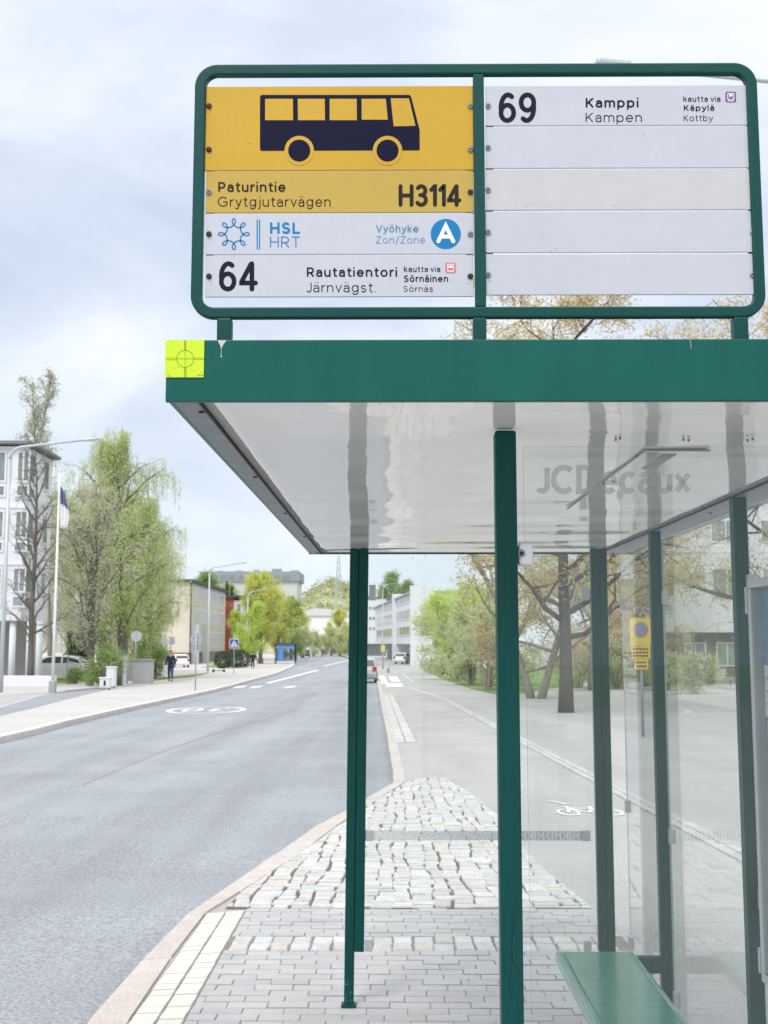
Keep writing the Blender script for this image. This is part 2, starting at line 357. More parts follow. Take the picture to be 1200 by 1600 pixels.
# ------------------------------------------------------------------ lettering: stroked glyphs, cap height 1
def E(cx, cy, rx, ry, a0, a1):
    n = max(3, int(abs(a1 - a0) / 15)); return [(cx + rx * math.cos(R(a0 + (a1 - a0) * i / n)), cy + ry * math.sin(R(a0 + (a1 - a0) * i / n))) for i in range(n + 1)]
X = 0.72
DOT = lambda x: [(x, 1.035), (x, 1.05)]
_o = E(.29, .36, .29, .36, 90, 450)
_a = [[(.04, .60)] + E(.235, .47, .235, .25, 140, 0) + [(.47, 0)], [(.47, .43), (.21, .43)] + E(.21, .215, .21, .215, 90, 270) + E(.22, .22, .25, .22, 270, 360)]
GL = {
 'P': (.56, [[(0, 0), (0, 1), (.28, 1)] + E(.28, .70, .28, .30, 90, -90) + [(0, .40)]]),
 'a': (.47, _a), 'ä': (.47, _a + [DOT(.12), DOT(.36)]),
 't': (.32, [[(.12, .95), (.12, .17)] + E(.27, .17, .15, .17, 180, 285), [(0, X), (.31, X)]]),
 'u': (.50, [[(0, X)] + E(.25, .26, .25, .26, 180, 360), [(.50, X), (.50, 0)]]),
 'r': (.28, [[(0, 0), (0, X)], [(0, .38)] + E(.30, .38, .30, .34, 180, 92)]),
 'i': (.0, [[(0, 0), (0, X - .03)], DOT(0)]),
 'n': (.50, [[(0, 0), (0, X)], [(0, .40)] + E(.25, .45, .25, .27, 180, 0) + [(.50, 0)]]),
 'h': (.50, [[(0, 0), (0, 1.03)], [(0, .40)] + E(.25, .45, .25, .27, 180, 0) + [(.50, 0)]]),
 'm': (.86, [[(0, 0), (0, X)], [(0, .44)] + E(.215, .48, .215, .24, 180, 0) + [(.43, 0)], [(.43, .44)] + E(.645, .48, .215, .24, 180, 0) + [(.86, 0)]]),
 'e': (.56, [[(.01, .37), (.56, .37)] + E(.28, .36, .28, .36, 2, 318)]),
 'G': (.86, [E(.45, .5, .45, .5, 46, 318) + [(.84, .20), (.84, .48), (.50, .48)]]),
 'y': (.52, [[(0, X), (.26, .02)], [(.52, X), (.24, -.06)] + E(.06, -.06, .17, .20, -20, -115)]),
 'g': (.56, [E(.27, .38, .27, .34, 90, 450), [(.55, X), (.55, .0)] + E(.275, .0, .275, .27, 0, -148)]),
 'j': (.10, [[(.1, X), (.1, -.1)] + E(-.05, -.1, .15, .17, 0, -85), DOT(.1)]),
 'v': (.50, [[(0, X), (.25, 0), (.50, X)]]),
 'H': (.64, [[(0, 0), (0, 1)], [(.64, 0), (.64, 1)], [(0, .5), (.64, .5)]]),
 '3': (.54, [E(.26, .76, .24, .24, 145, -90) + [(.2, .52)], [(.24, .52)] + E(.26, .26, .27, .26, 90, -145)]),
 '1': (.22, [[(0, .80), (.20, 1), (.22, 1), (.22, 0)]]),
 '4': (.60, [[(.44, 0), (.44, 1)], [(.40, .98), (0, .28), (0, .24), (.60, .24)]]),
 'S': (.54, [E(.27, .75, .25, .25, 38, 255) + E(.27, .25, .27, .25, 75, -145)]),
 'L': (.48, [[(0, 1), (0, 0), (.48, 0)]]),
 'R': (.58, [[(0, 0), (0, 1), (.30, 1)] + E(.30, .71, .27, .29, 90, -90) + [(0, .42)], [(.30, .42), (.58, 0)]]),
 'T': (.64, [[(0, 1), (.64, 1)], [(.32, 1), (.32, 0)]]),
 'V': (.72, [[(0, 1), (.36, 0), (.72, 1)]]),
 'ö': (.58, [_o, DOT(.17), DOT(.41)]), 'o': (.58, [_o]),
 'k': (.46, [[(0, 0), (0, 1.03)], [(.43, X), (0, .26)], [(.16, .42), (.46, 0)]]),
 'Z': (.58, [[(0, 1), (.58, 1), (0, 0), (.58, 0)]]),
 '/': (.40, [[(0, -.12), (.40, 1.1)]]),
 'A': (.74, [[(0, 0), (.37, 1), (.74, 0)], [(.13, .30), (.61, .30)]]),
 '6': (.54, [E(.27, .30, .27, .30, 90, 450), [(.0, .30)] + E(.30, .50, .30, .5, 195, 58)]),
 '9': (.54, [E(.27, .70, .27, .30, 90, 450), [(.54, .70)] + E(.24, .50, .30, .5, 15, -122)]),
 '0': (.54, [E(.27, .5, .27, .5, 90, 450)]),
 'J': (.40, [[(.40, 1), (.40, .25)] + E(.2, .25, .2, .25, 0, -150)]),
 's': (.42, [E(.21, .54, .19, .18, 30, 262) + E(.21, .18, .21, .18, 80, -150)]),
 '.': (.0, [[(0, 0), (0, .015)]]),
 'K': (.58, [[(0, 0), (0, 1)], [(.56, 1), (0, .34)], [(.20, .58), (.58, 0)]]),
 'p': (.56, [[(0, X), (0, -.28)], E(.28, .36, .28, .36, 180, -180)]),
 'b': (.56, [[(0, 1.03), (0, 0)], E(.28, .36, .28, .36, 180, -180)]),
 'l': (.0, [[(0, 0), (0, 1.03)]]),
 'C': (.80, [E(.45, .5, .45, .5, 48, 312)]),
 'D': (.70, [[(0, 0), (0, 1), (.26, 1)] + E(.26, .5, .44, .5, 90, -90) + [(0, 0)]]),
 'c': (.50, [E(.28, .36, .28, .36, 45, 315)]),
 'x': (.50, [[(0, 0), (.50, X)], [(0, X), (.50, 0)]]),
}
def ribbon(pts, h, rnd=True):
    """outline polygons of a stroke of half width h: a list of quads / fans in 2-D"""
    P = [Vector(p) for p in pts]; out = []
    Q = [P[0]]
    for p in P[1:]:
        if (p - Q[-1]).length > 1e-6: Q.append(p)
    if len(Q) < 2: Q.append(Q[0] + Vector((1e-3, 0)))
    closed = (Q[0] - Q[-1]).length < 1e-5 and len(Q) > 3
    if closed: Q = Q[:-1]
    k = len(Q); L = []; Rr = []
    for i in range(k):
        a = Q[(i - 1) % k] if (closed or i > 0) else None; b = Q[(i + 1) % k] if (closed or i < k - 1) else None
        d1 = (Q[i] - a).normalized() if a is not None else None; d2 = (b - Q[i]).normalized() if b is not None else None
        if d1 is None: d1 = d2
        if d2 is None: d2 = d1
        n1 = Vector((-d1.y, d1.x)); n2 = Vector((-d2.y, d2.x)); m = n1 + n2
        m = m.normalized() if m.length > 1e-4 else n1
        s = h / max(0.45, m.dot(n1)); L.append(Q[i] + m * s); Rr.append(Q[i] - m * s)
    for i in range(k if closed else k - 1):
        j = (i + 1) % k; out.append([Rr[i], Rr[j], L[j], L[i]])
    if rnd and not closed:
        for c, d in ((Q[0], Q[0] - Q[1]), (Q[-1], Q[-1] - Q[-2])):
            d = d.normalized(); n = Vector((-d.y, d.x))
            out.append([c + (d * math.sin(R(q)) - n * math.cos(R(q))) * h for q in range(0, 181, 30)])
    return out
def text2d(s, x0, x1, yb, cap, wt, rnd=True, track=0.20):
    """strokes of a word set in px coordinates (y down), fitted between x0 and x1; wt is the stroke weight as a fraction of the cap height"""
    adv = []; x = 0
    for i, ch in enumerate(s):
        if ch == ' ': x += .26; continue
        g = GL[ch]; adv.append((x, g)); x += g[0] + wt + track * (0.75 if ch in 'rtyvVTLJ/' else 1)
    wid = max(a + g[0] for a, g in adv)
    hw = wt * cap / 2
    sx_ = ((x1 - x0) - 2 * hw) / max(wid, 1e-6)
    strokes = []
    for a, g in adv:
        for st in g[1]:
            strokes.append([(x0 + hw + (a + p[0]) * sx_, yb - hw - p[1] * (cap - 2 * hw)) for p in st])
    return strokes, hw
class Plate:
    """collects flat print on one panel, each layer a hair further out"""
    def __init__(s, fn): s.mb = MB(); s.fn = fn; s.k = 0
    def poly(s, pts, mi=0, lift=None):
        s.k += 1; off = lift if lift is not None else 0.00025 + 0.000025 * (s.k % 5)
        vs = [s.fn(p[0], p[1], off) for p in pts]
        nrm = sum(((Vector(vs[i]) - Vector(vs[0])).cross(Vector(vs[(i + 1) % len(vs)]) - Vector(vs[0])) for i in range(1, len(vs) - 1)), Vector())
        ref = Vector(s.fn(0, 0, 1)) - Vector(s.fn(0, 0, 0))
        if nrm.dot(ref) < 0: vs = vs[::-1]
        s.mb.add(vs, [tuple(range(len(vs)))], mi)
    def stroke(s, pts, h, mi=0, rnd=True, lift=None):
        s.k += 1; off = (lift if lift is not None else 0.00025) + 0.00003 * (s.k % 6)
        for q in ribbon(pts, h, rnd): s.poly(q, mi, off)
    def text(s, t, x0, x1, yb, cap, wt, mi=0, rnd=True, lift=None, track=0.20):
        st, hw = text2d(t, x0, x1, yb, cap, wt, rnd, track)
        for p in st: s.stroke(p, hw, mi, rnd, lift)
    def disc(s, cx, cy, r, mi=0, lift=None, n=36): s.poly([(cx + r * math.cos(2 * math.pi * i / n), cy + r * math.sin(2 * math.pi * i / n)) for i in range(n)], mi, lift)
    def ring(s, cx, cy, r, h, mi=0, lift=None, n=40): s.stroke([(cx + r * math.cos(2 * math.pi * i / n), cy + r * math.sin(2 * math.pi * i / n)) for i in range(n + 1)], h, mi, False, lift)
    def rrect(s, x0, x1, y0, y1, r, mi=0, lift=None):
        pts = []
        for cx, cy, a in ((x1 - r, y0 + r, -90), (x1 - r, y1 - r, 0), (x0 + r, y1 - r, 90), (x0 + r, y0 + r, 180)):
            pts += [(cx + r * math.cos(R(a + q)), cy + r * math.sin(R(a + q))) for q in range(0, 91, 18)]
        s.poly(pts, mi, lift)
    def build(s, name, mats, parent): return s.mb.build(name, mats, parent)

# ------------------------------------------------------------------ the setting: ground, road, pavements
rng = random.Random(7)
sheet('ground', [(-1500, -60), (1500, -60), (1500, 2500), (-1500, 2500)], -0.30, EARTH)
# road edges (top of kerb), far to near
KR_out = [on_g(*p, 0.005).xy for p in [(588, 1060), (597, 1110), (605, 1150), (613, 1200), (615, 1223), (540, 1267), (493, 1292), (428, 1337), (348, 1392), (297, 1427), (223, 1502), (137, 1600)]]
KR_in = [on_g(*p, 0.005).xy for p in [(594, 1060), (606, 1110), (618, 1150), (630, 1200), (634, 1221), (570, 1262), (524, 1292), (461, 1340), (377, 1393), (322, 1427), (268, 1498), (201, 1598)]]
d0 = KR_out[-1] - KR_out[-2]; d1 = KR_in[-1] - KR_in[-2]
KR_out.append(KR_out[-1] + d0.normalized() * 6); KR_in.append(KR_in[-1] + d1.normalized() * 6)
KL = [on_g(*p, ROAD).xy for p in [(0, 1162), (50, 1150), (100, 1136), (200, 1112), (335, 1082), (430, 1055)]]
kl_near = [Vector((-8.0, -20)), Vector((-8.0, 10))]
far_dir = (KL[-1] - KL[-2]).normalized()
KLF = KL + [KL[-1] + far_dir * 60 + Vector((-1.5, 0)), KL[-1] + far_dir * 180 + Vector((-9, 0))]
krf = [Vector((-2.9, 150)), Vector((-16, 300))]
road_poly = kl_near + KLF + krf[::-1] + [p + Vector((0.12, 0)) for p in KR_out] + [Vector((-3.0, -20))]
sheet('road', road_poly, ROAD, ASPH)
pav = [p + Vector((0.06, 0)) for p in krf[::-1] + KR_out] + [Vector((-2.6, -20)), Vector((70, -20)), Vector((70, 300))]
sheet('pavement', pav, 0.0, PATH)
lpav = [Vector((p.x - 0.12, p.y)) for p in kl_near + KLF] + [Vector((-90, 300)), Vector((-90, -20))]
sheet('far_pavement', lpav, 0.0, FPATH)

def stone(mb, q, h=0.012, inset=0.012, base=0.002, mi=0, rg=rng):
    c = sum((Vector(p) for p in q), Vector((0, 0))) / len(q)
    lo = [Vector((p[0], p[1], gz(p[1]) + base)) for p in q]; up = []
    dh = rg.uniform(-0.003, 0.003)
    for p in q:
        v = Vector(p); d = c - v; v = v + d * min(0.45, inset / max(d.length, 1e-4)); up.append(Vector((v.x, v.y, gz(v.y) + h + dh)))
    n = len(q); mb.add(lo + up, [tuple(range(n, 2 * n))] + [(i, (i + 1) % n, n + (i + 1) % n, n + i) for i in range(n)], mi)
def clip_poly(poly, quad):
    out = [Vector(p) for p in poly]; n = len(quad)
    for i in range(n):
        a, b = Vector(quad[i]), Vector(quad[(i + 1) % n]); e = b - a; src = out; out = []
        for j in range(len(src)):
            p, q = src[j - 1], src[j]; sp, sq = e.cross(p - a), e.cross(q - a)
            if sp >= 0: out.append(p)
            if (sp >= 0) != (sq >= 0): out.append(p.lerp(q, sp / (sp - sq)))
        if len(out) < 3: return []
    return out
def area(P): return 0.5 * sum(P[i - 1].x * P[i].y - P[i].x * P[i - 1].y for i in range(len(P)))
def inside(p, poly):
    c = False; j = len(poly) - 1
    for i in range(len(poly)):
        a, b = poly[i], poly[j]
        if (a[1] > p[1]) != (b[1] > p[1]) and p[0] < (b[0] - a[0]) * (p[1] - a[1]) / (b[1] - a[1]) + a[0]: c = not c
        j = i
    return c
# kerb along the platform and on down the street
kb = MB()
def along(line, t):
    L = 0
    for a, b in zip(line, line[1:]):
        s = (b - a).length
        if L + s >= t: return a + (b - a) * ((t - L) / s)
        L += s
    return line[-1]
def length(line): return sum((b - a).length for a, b in zip(line, line[1:]))
def kerb_run(mb, A, B, step, top, z_low, gap):
    for i in range(len(A) - 1):
        la = (A[i + 1] - A[i]).length; n = max(1, round(la / step))
        for k in range(n):
            t0 = k / n; t1 = (k + 1) / n; g = gap / la
            q = [A[i].lerp(A[i + 1], t0 + g), A[i].lerp(A[i + 1], t1 - g), B[i].lerp(B[i + 1], t1 - g), B[i].lerp(B[i + 1], t0 + g)]
            dz = rng.uniform(-0.003, 0.003); jj = Vector((rng.uniform(-.004, .004), rng.uniform(-.004, .004)))
            q = [p + jj for p in q]
            c = sum(q, Vector((0, 0))) / 4; r = 0.012
            lo = [Vector((p.x, p.y, gz(p.y) + z_low)) for p in q]; mid = [Vector((p.x, p.y, gz(p.y) + top + dz - r)) for p in q]
            up = [Vector((*(p + (c - p).normalized() * r * 1.2), gz(p.y) + top + dz)) for p in q]
            V = lo + mid + up; f = [(8, 9, 10, 11)]
            for a in (0, 4): f += [(a + j, a + (j + 1) % 4, a + 4 + (j + 1) % 4, a + 4 + j) for j in range(4)]
            flip = (q[1] - q[0]).cross(q[2] - q[1]) < 0
            mb.add(V, [tuple(reversed(x)) for x in f] if flip else f)
KRO = [Vector((-2.75, 148))] + KR_out; KRI = [Vector((-2.45, 148))] + KR_in
kerb_run(kb, KRO, KRI, 0.95, 0.012, -0.24, 0.004)
tag(kb.build('kerb', KERB), kind='structure')
kb = MB(); kl2 = kl_near + KLF
kerb_run(kb, [Vector(p) for p in kl2], [Vector((p.x - 0.26, p.y)) for p in kl2], 4.0, 0.014, -0.24, 0.004)
tag(kb.build('far_kerb', KERBF), kind='structure')

# cobbled apron between the kerb and the cycle path
CP = [on_g(*p).xy for p in [(352, 1421), (378, 1394), (462, 1340), (571, 1262), (633, 1224), (660, 1216), (694, 1217), (735, 1240), (780, 1277), (816, 1325), (862, 1370), (925, 1420)]]
PAV_R = 1.34
y_cob = min(p.y for p in CP)
sheet('cobble_bed', CP, 0.004, mat('cobble_joint', (0.115, 0.105, 0.095), 0.95, var=0.25, vscale=14))
mb = MB(); CPC = CP if area(CP) > 0 else CP[::-1]
wav = lambda x, y: 0.016 * math.sin(y * 1.7 + x * 3) + 0.014 * math.sin(y * 5.1 + x * 11) - 0.030 * (y - y_cob) * (x - 0.2)
x = -1.9
while x < 2.4:
    dx = rng.uniform(0.11, 0.17); y = y_cob - .06 + rng.uniform(0, .12)
    while y < 15.2:
        dy = rng.choice((rng.uniform(0.08, 0.13), rng.uniform(0.11, 0.17), rng.uniform(0.14, 0.23)))
        jj = lambda: rng.uniform(-0.006, 0.006); g_ = .0028; h_ = .0078; xa_, xb_ = x + rng.uniform(-.014, .014), x + dx + rng.uniform(-.014, .014)
        q = [(xa_ + g_ + wav(x, y) + jj(), y + h_ + jj()), (xb_ - g_ + wav(x + dx, y) + jj(), y + h_ + jj()), (xb_ - g_ + wav(x + dx, y + dy) + jj(), y + dy - h_ + jj()), (xa_ + g_ + wav(x, y + dy) + jj(), y + dy - h_ + jj())]
        q = clip_poly(CPC, q)
        if len(q) > 2 and area(q) > 0.002: stone(mb, q, 0.013, 0.007, 0.004)
        y += dy
    x += dx
tag(mb.build('cobble_paving', COBBLE), kind='structure')
# pale tile strip along the kerb
T0a, T0b = on_g(322, 1430).xy, on_g(383, 1425).xy
T1a, T1b = on_g(201, 1599).xy, on_g(288, 1597).xy
T1a = T1a + (T1a - T0a) * 0.9; T1b = T1b + (T1b - T0b) * 0.9
sheet('tile_bed', [T0a, T0b, T1b, T1a], 0.004, JOINT)
mb = MB(); n = round((T1b - T0b).length / 0.092)
for i in range(n):
    for c in range(2):
        g = 0.035
        f = lambda u, v: (T0a.lerp(T1a, v)).lerp(T0b.lerp(T1b, v), u)
        u0, u1, v0, v1 = c / 2 + .02, (c + 1) / 2 - .02, (i + g) / n, (i + 1 - g) / n
        stone(mb, [f(u0, v1), f(u1, v1), f(u1, v0), f(u0, v0)], 0.010, 0.004, 0.003)
tag(mb.build('tile_strip', TILE), kind='structure')
# grey pavers in running bond, with one row of cobbles across
PP = [T0b, T1b, Vector((PAV_R, T1b.y)), Vector((PAV_R, y_cob))]
sheet('paver_bed', PP, 0.004, JOINT)
yc0, yc1 = on_g(700, 1488).y, on_g(700, 1466).y
mb = MB(); mc = MB()
def clip_x(y): return T0b.x + (T1b.x - T0b.x) * (y - T0b.y) / (T1b.y - T0b.y)
def paver_rows(ya, yb):
    n = max(1, round((yb - ya) / 0.092)); h = (yb - ya) / n
    for r in range(n):
        y0 = ya + r * h + .0022; y1 = ya + (r + 1) * h - .0022; off = (r % 2) * 0.095 + (r % 3) * 0.012
        x = -2.6 + off
        while x < PAV_R:
            a, b = x + .0016, x + .19 - .0016
            xl0, xl1 = clip_x(y0) + .006, clip_x(y1) + .006
            if b > max(xl0, xl1) + .03 and a < PAV_R - 0.03:
                b2 = min(b, PAV_R - .004)
                q = [(max(a, xl0), y0), (b2, y0), (b2, y1), (max(a, xl1), y1)]
                stone(mb, q, 0.0085, 0.0022, 0.004)
            x += .19
paver_rows(yc1 + .005, y_cob - .005); paver_rows(T1b.y + 0.01, yc0 - .005)
tag(mb.build('paver_surface', PAVER), kind='structure')
x = clip_x(yc0) + .02
while x < PAV_R - .1:
    for (ya, yb) in ((yc0, (yc0 + yc1) / 2), ((yc0 + yc1) / 2, yc1)):
        dx = rng.uniform(.13, .17); j = lambda: rng.uniform(-.007, .007)
        stone(mc, [(x + .005 + j(), ya + .005 + j()), (x + .110 + j(), ya + .005 + j()), (x + .110 + j(), yb - .005 + j()), (x + .005 + j(), yb - .005 + j())], 0.012, 0.010, 0.004)
    x += .115
tag(mc.build('cobble_row', COBBLE), kind='structure')
# narrow stone strips: beside the kerb further on, and between cycle path and footpath
def strip(name, a, b, wid, step, h=0.010, m=None):
    d = (b - a); L = d.length; d.normalize(); nrm = Vector((-d.y, d.x)); mb = MB()
    sheet(name + '_bed', [a - nrm * wid / 2, b - nrm * wid / 2, b + nrm * wid / 2, a + nrm * wid / 2], 0.004, JOINT)
    k = int(L / step)
    for i in range(k):
        for c in (-1, 0):
            p = a + d * (i * step + rng.uniform(-.01, .01)) + nrm * (c * wid / 2)
            j = lambda: Vector((rng.uniform(-.008, .008), rng.uniform(-.008, .008)))
            q = [p + d * .008 + nrm * .008 + j(), p + d * (step - .008) + nrm * .008 + j(), p + d * (step - .008) + nrm * (wid / 2 - .008) + j(), p + d * .008 + nrm * (wid / 2 - .008) + j()]
            stone(mb, q, h, 0.012, 0.004)
    tag(mb.build(name, m or STRIPM), kind='structure')
strip('kerbside_stones', on_g(634, 1160).xy, on_g(606, 1085).xy, 0.42, 0.24, m=COBBLE)
strip('path_divider_stones', on_g(1200, 1357).xy, on_g(815, 1157).xy, 0.24, 0.18)
strip('path_divider_stones', on_g(815, 1157).xy, on_g(690, 1090).xy, 0.24, 0.3)

# dark driveway and pale bands on the far side, grass verges
sheet('driveway', [on_g(*p).xy for p in [(-60, 1122), (0, 1106), (60, 1088), (105, 1079), (165, 1073), (165, 1078), (100, 1094), (50, 1107), (0, 1119), (-60, 1138)]], 0.004, DASPH)
sheet('path_band', [on_g(*p).xy for p in [(-60, 1090), (0, 1086), (140, 1075), (225, 1068), (300, 1060), (300, 1063), (225, 1072), (140, 1078), (60, 1086), (0, 1103), (-60, 1119)]], 0.004, PATH)
def grass(poly, label=None):
    return tag(sheet('grass', [on_g(*p).xy for p in poly], 0.012, GRASSM, kind='stuff'))
grass([(228, 1061), (320, 1052), (326, 1050), (326, 1052), (300, 1058), (240, 1064), (205, 1067)])
grass([(312, 1043), (345, 1036), (400, 1029.5), (412, 1030.5), (412, 1033), (385, 1040), (345, 1043)])
grass([(40, 1060), (110, 1056), (190, 1056), (220, 1058), (205, 1064), (120, 1066), (40, 1070)])
grass([(658, 1046), (672, 1043), (800, 1043), (1000, 1046), (1000, 1052), (790, 1088), (735, 1076), (695, 1062)])
grass([(1035, 1060), (1160, 1058), (1300, 1060), (1300, 1068), (1035, 1070)])

# painted markings
def ground_paint(name, polys, dz, material=PAINT):
    mb = MB()
    for k, poly in enumerate(polys):
        P = [Vector(p) for p in poly]
        if sum((P[i].x * P[(i + 1) % len(P)].y - P[(i + 1) % len(P)].x * P[i].y) for i in range(len(P))) < 0: P.reverse()
        mb.add([(p.x, p.y, gz(p.y) + dz + 0.0006 * (k % 5)) for p in P], [tuple(range(len(P)))])
    return tag(mb.build(name, material), kind='structure')
def gq(x0, y0, x1, y1, h, wd, dz=ROAD):                 # a painted bar between two pixels on the road
    a, b = on_g(x0, y0, dz).xy, on_g(x1, y1, dz).xy; d = (b - a).normalized(); n = Vector((-d.y, d.x)) * wd / 2
    return [a - n, b - n, b + n, a + n]
pol = [gq(418, 1067.5, 497, 1047, 0, .30), gq(505, 1041, 545, 1031.5, 0, .30)]
for xx in (328, 372, 397, 450): pol.append([on_g(*p, ROAD).xy for p in [(xx - 9, 1075.6), (xx + 9, 1073.8), (xx + 15, 1071.4), (xx - 2, 1073)]])
ground_paint('road_marking', pol, ROAD + 0.004)
# speed roundel for oncoming traffic, upside down from here: an oval with 30 inside
c = on_g(323, 1109.5, ROAD).xy; pol = []
el = [(c.x + 1.12 * math.cos(q), c.y + 1.95 * math.sin(q)) for q in [2 * math.pi * i / 40 for i in range(41)]]
pol += ribbon(el, 0.085)
for s, x0, x1 in (('3', -0.72, -0.10), ('0', 0.12, 0.74)):
    st, hw = text2d(s, x0, x1, 0, 1.9, 0.085)
    for p in st:
        for q in ribbon([(c.x - a, c.y - (-b - 0.95)) for a, b in p], 0.08, False): pol.append(q)
ground_paint('road_marking', pol, ROAD + 0.005)
ground_paint('road_marking', [gq(330, 1079, 420, 1056, 0, .12)], ROAD + 0.004)
# bicycle symbol on the cycle path
c = on_g(905, 1270).xy; pol = []
bx = lambda u, v: (c.x + u, c.y + v)
for cu in (-0.11, 0.33): pol += ribbon([bx(cu + 0.105 * math.cos(q), 0.22 * math.sin(q)) for q in [2 * math.pi * i / 24 for i in range(25)]], 0.018)
for seg in ([(-.11, 0), (-.06, .30), (.18, .26), (.10, .0), (-.06, .30)], [(.10, 0), (.33, 0), (.18, .26)], [(.18, .26), (.17, .40), (.24, .42)], [(-.06, .3), (-.08, .42)], [(-.02, .62), (-.14, .85), (-.20, .88)]):
    pol += ribbon([bx(*p) for p in seg], 0.02)
ground_paint('path_marking', pol, 0.006)
pol = [[on_g(*p).xy for p in q] for q in ([(592, 1056), (600, 1056), (607, 1068), (596, 1068)], [(607, 1057.5), (620, 1057.5), (626, 1065), (612, 1065)], [(602, 1068.5), (628, 1068), (630, 1073), (604, 1073.5)])]
ground_paint('path_marking', pol, 0.006)
# repaired joints and tyre-polished seams in the asphalt
pol = [gq(130, 1226, 250, 1176, 0, .035), gq(250, 1176, 330, 1148, 0, .04), gq(330, 1148, 470, 1108, 0, .05), gq(0, 1172.5, 6, 1170.5, 0, .3)]
ground_paint('road_seam', pol[:3], ROAD + 0.003, SEAM)
# a low kerb line across the right-hand path, and its paler crossing
pol = [gq(640, 1075, 690, 1090, 0, .12, 0), gq(628, 1052, 645, 1066, 0, .1, 0)]
ground_paint('path_marking', pol, 0.005, KERBF)

rl2 = random.Random(12); mb = MB()
for k in range(900):
    t = rl2.uniform(0, length(KR_out) - 3); p = along(KR_out, t); road_side = rl2.random() < .7
    off = -abs(rl2.gauss(0.04, .12)) if road_side else rl2.uniform(.2, 2.2)
    px_, py_ = p.x + off, p.y + rl2.gauss(0, .1)
    if not road_side and not (inside((px_, py_), CP) or (clip_x(py_) - .2 < px_ < PAV_R and py_ < y_cob)): continue
    z_ = gz(py_) + (ROAD + .004 if road_side else .016); r_ = rl2.uniform(.003, .010) if road_side else rl2.uniform(.003, .011); a_ = rl2.uniform(0, 3)
    mb.add([(px_ + r_ * math.cos(a_ + q) * (1 if q % 3.14 < 1 else .6), py_ + r_ * math.sin(a_ + q), z_ + (.002 if q == 0 else .004 * rl2.random())) for q in (0, 1.57, 3.14, 4.71)], [(0, 1, 2, 3)])
tag(mb.build('leaf_litter', mat('dry_litter', (.15, .12, .08), .9, island=[(.10, .08, .06), (.20, .16, .11), (.16, .15, .13)])), kind='stuff')

# ------------------------------------------------------------------ the bus shelter
ZR = 2.20
P = on_z(258, 627, ZR); YF, XL = P.y, P.x
YB = on_z(490, 866, ZR).y
XR = 1.24
ZT = on_y(258, 531, YF).z
sh = thing('bus_shelter', (0.4, (YF + YB) / 2, 0), 'green bus shelter with glass walls and a glossy white ceiling', 'bus shelter')
mb = MB()
mb.box(XL, XR, YF, YF + 0.012, ZR - 0.001, ZT)
mb.box(XL, XR, YB - 0.012, YB, ZR - 0.001, ZT)
mb.box(XL, XL + 0.012, YF + 0.012, YB - 0.012, ZR + 0.004, ZT)
mb.box(XR - 0.012, XR, YF + 0.012, YB - 0.012, ZR + 0.004, ZT)
fas = mb.build('fascia', FASCIA, sh, bevel=0.002)
MB().box(XL + 0.013, XR - 0.013, YF + 0.013, YB - 0.013, ZT - 0.03, ZT - 0.008).build('roof', GREEN, sh)
XI = on_z(310, 630, ZR).x
XIR = on_z(1035, 824, ZR).x
mb = MB(); nsx, nsy = 36, 150; V = []; Fc = []
for j in range(nsy + 1):
    for i in range(nsx + 1):
        u, v = i / nsx, j / nsy; x_ = XI + .004 + (XIR - XI - .004) * u; y_ = YF + .016 + (YB - YF - .032) * v
        edge = min(1, v / .04, (1 - v) / .03, u / .04, (1 - u) / .04)
        zz_ = (.2 + .8 * v ** 2) * (.0034 * math.sin(y_ * 8.2 + .9 * math.sin(x_ * 4.0)) + .0016 * math.sin(y_ * 17 + x_ * 2.0)) + .0012 * math.sin(x_ * 9 + y_ * 2.3)
        V.append((x_, y_, ZR + .006 + max(0, edge) * zz_))
for j in range(nsy):
    for i in range(nsx): a_ = j * (nsx + 1) + i; Fc.append((a_, a_ + nsx + 1, a_ + nsx + 2, a_ + 1))
mb.add(V, Fc)
sof = mb.build('soffit', SOFFIT, sh, smooth=True); sm_ = sof.modifiers.new('sheet', 'SOLIDIFY'); sm_.thickness = .002; sm_.offset = -1
mb = MB(); mb.box(XL + 0.013, XI, YF + 0.013, YB - 0.013, ZR + 0.001, ZR + 0.012); mb.box(XIR + 0.004, XR - 0.013, YF + 0.013, YB - 0.013, ZR + 0.001, ZR + 0.012)
tr = mb.build('edge_trim', GALV, sh, bevel=0.0015)
mb = MB()
for i in range(5):
    yy = YF + 0.10 + i * (YB - YF - 0.2) / 4
    mb.lathe(((XL + XI) / 2 + 0.022, yy, ZR - 0.002), [(0.006, 0), (0.006, 0.004)], 10); mb.lathe((XIR + .05, yy, ZR - 0.002), [(0.006, 0), (0.006, 0.004)], 10)
mb.build('screw', BOLTD, tr)
mb = MB(); mb.box(XI - 0.001, XI + 0.0035, YF + 0.02, YB - 0.02, ZR + 0.0005, ZR + 0.004); mb.box(XL + .02, XR - .02, YF + .0125, YF + .0155, ZR + .0005, ZR + .004)
mb.box(XIR, XIR + .0035, YF + .02, YB - .02, ZR + .0005, ZR + .004)
mb.build('seal', BLACK, sh)
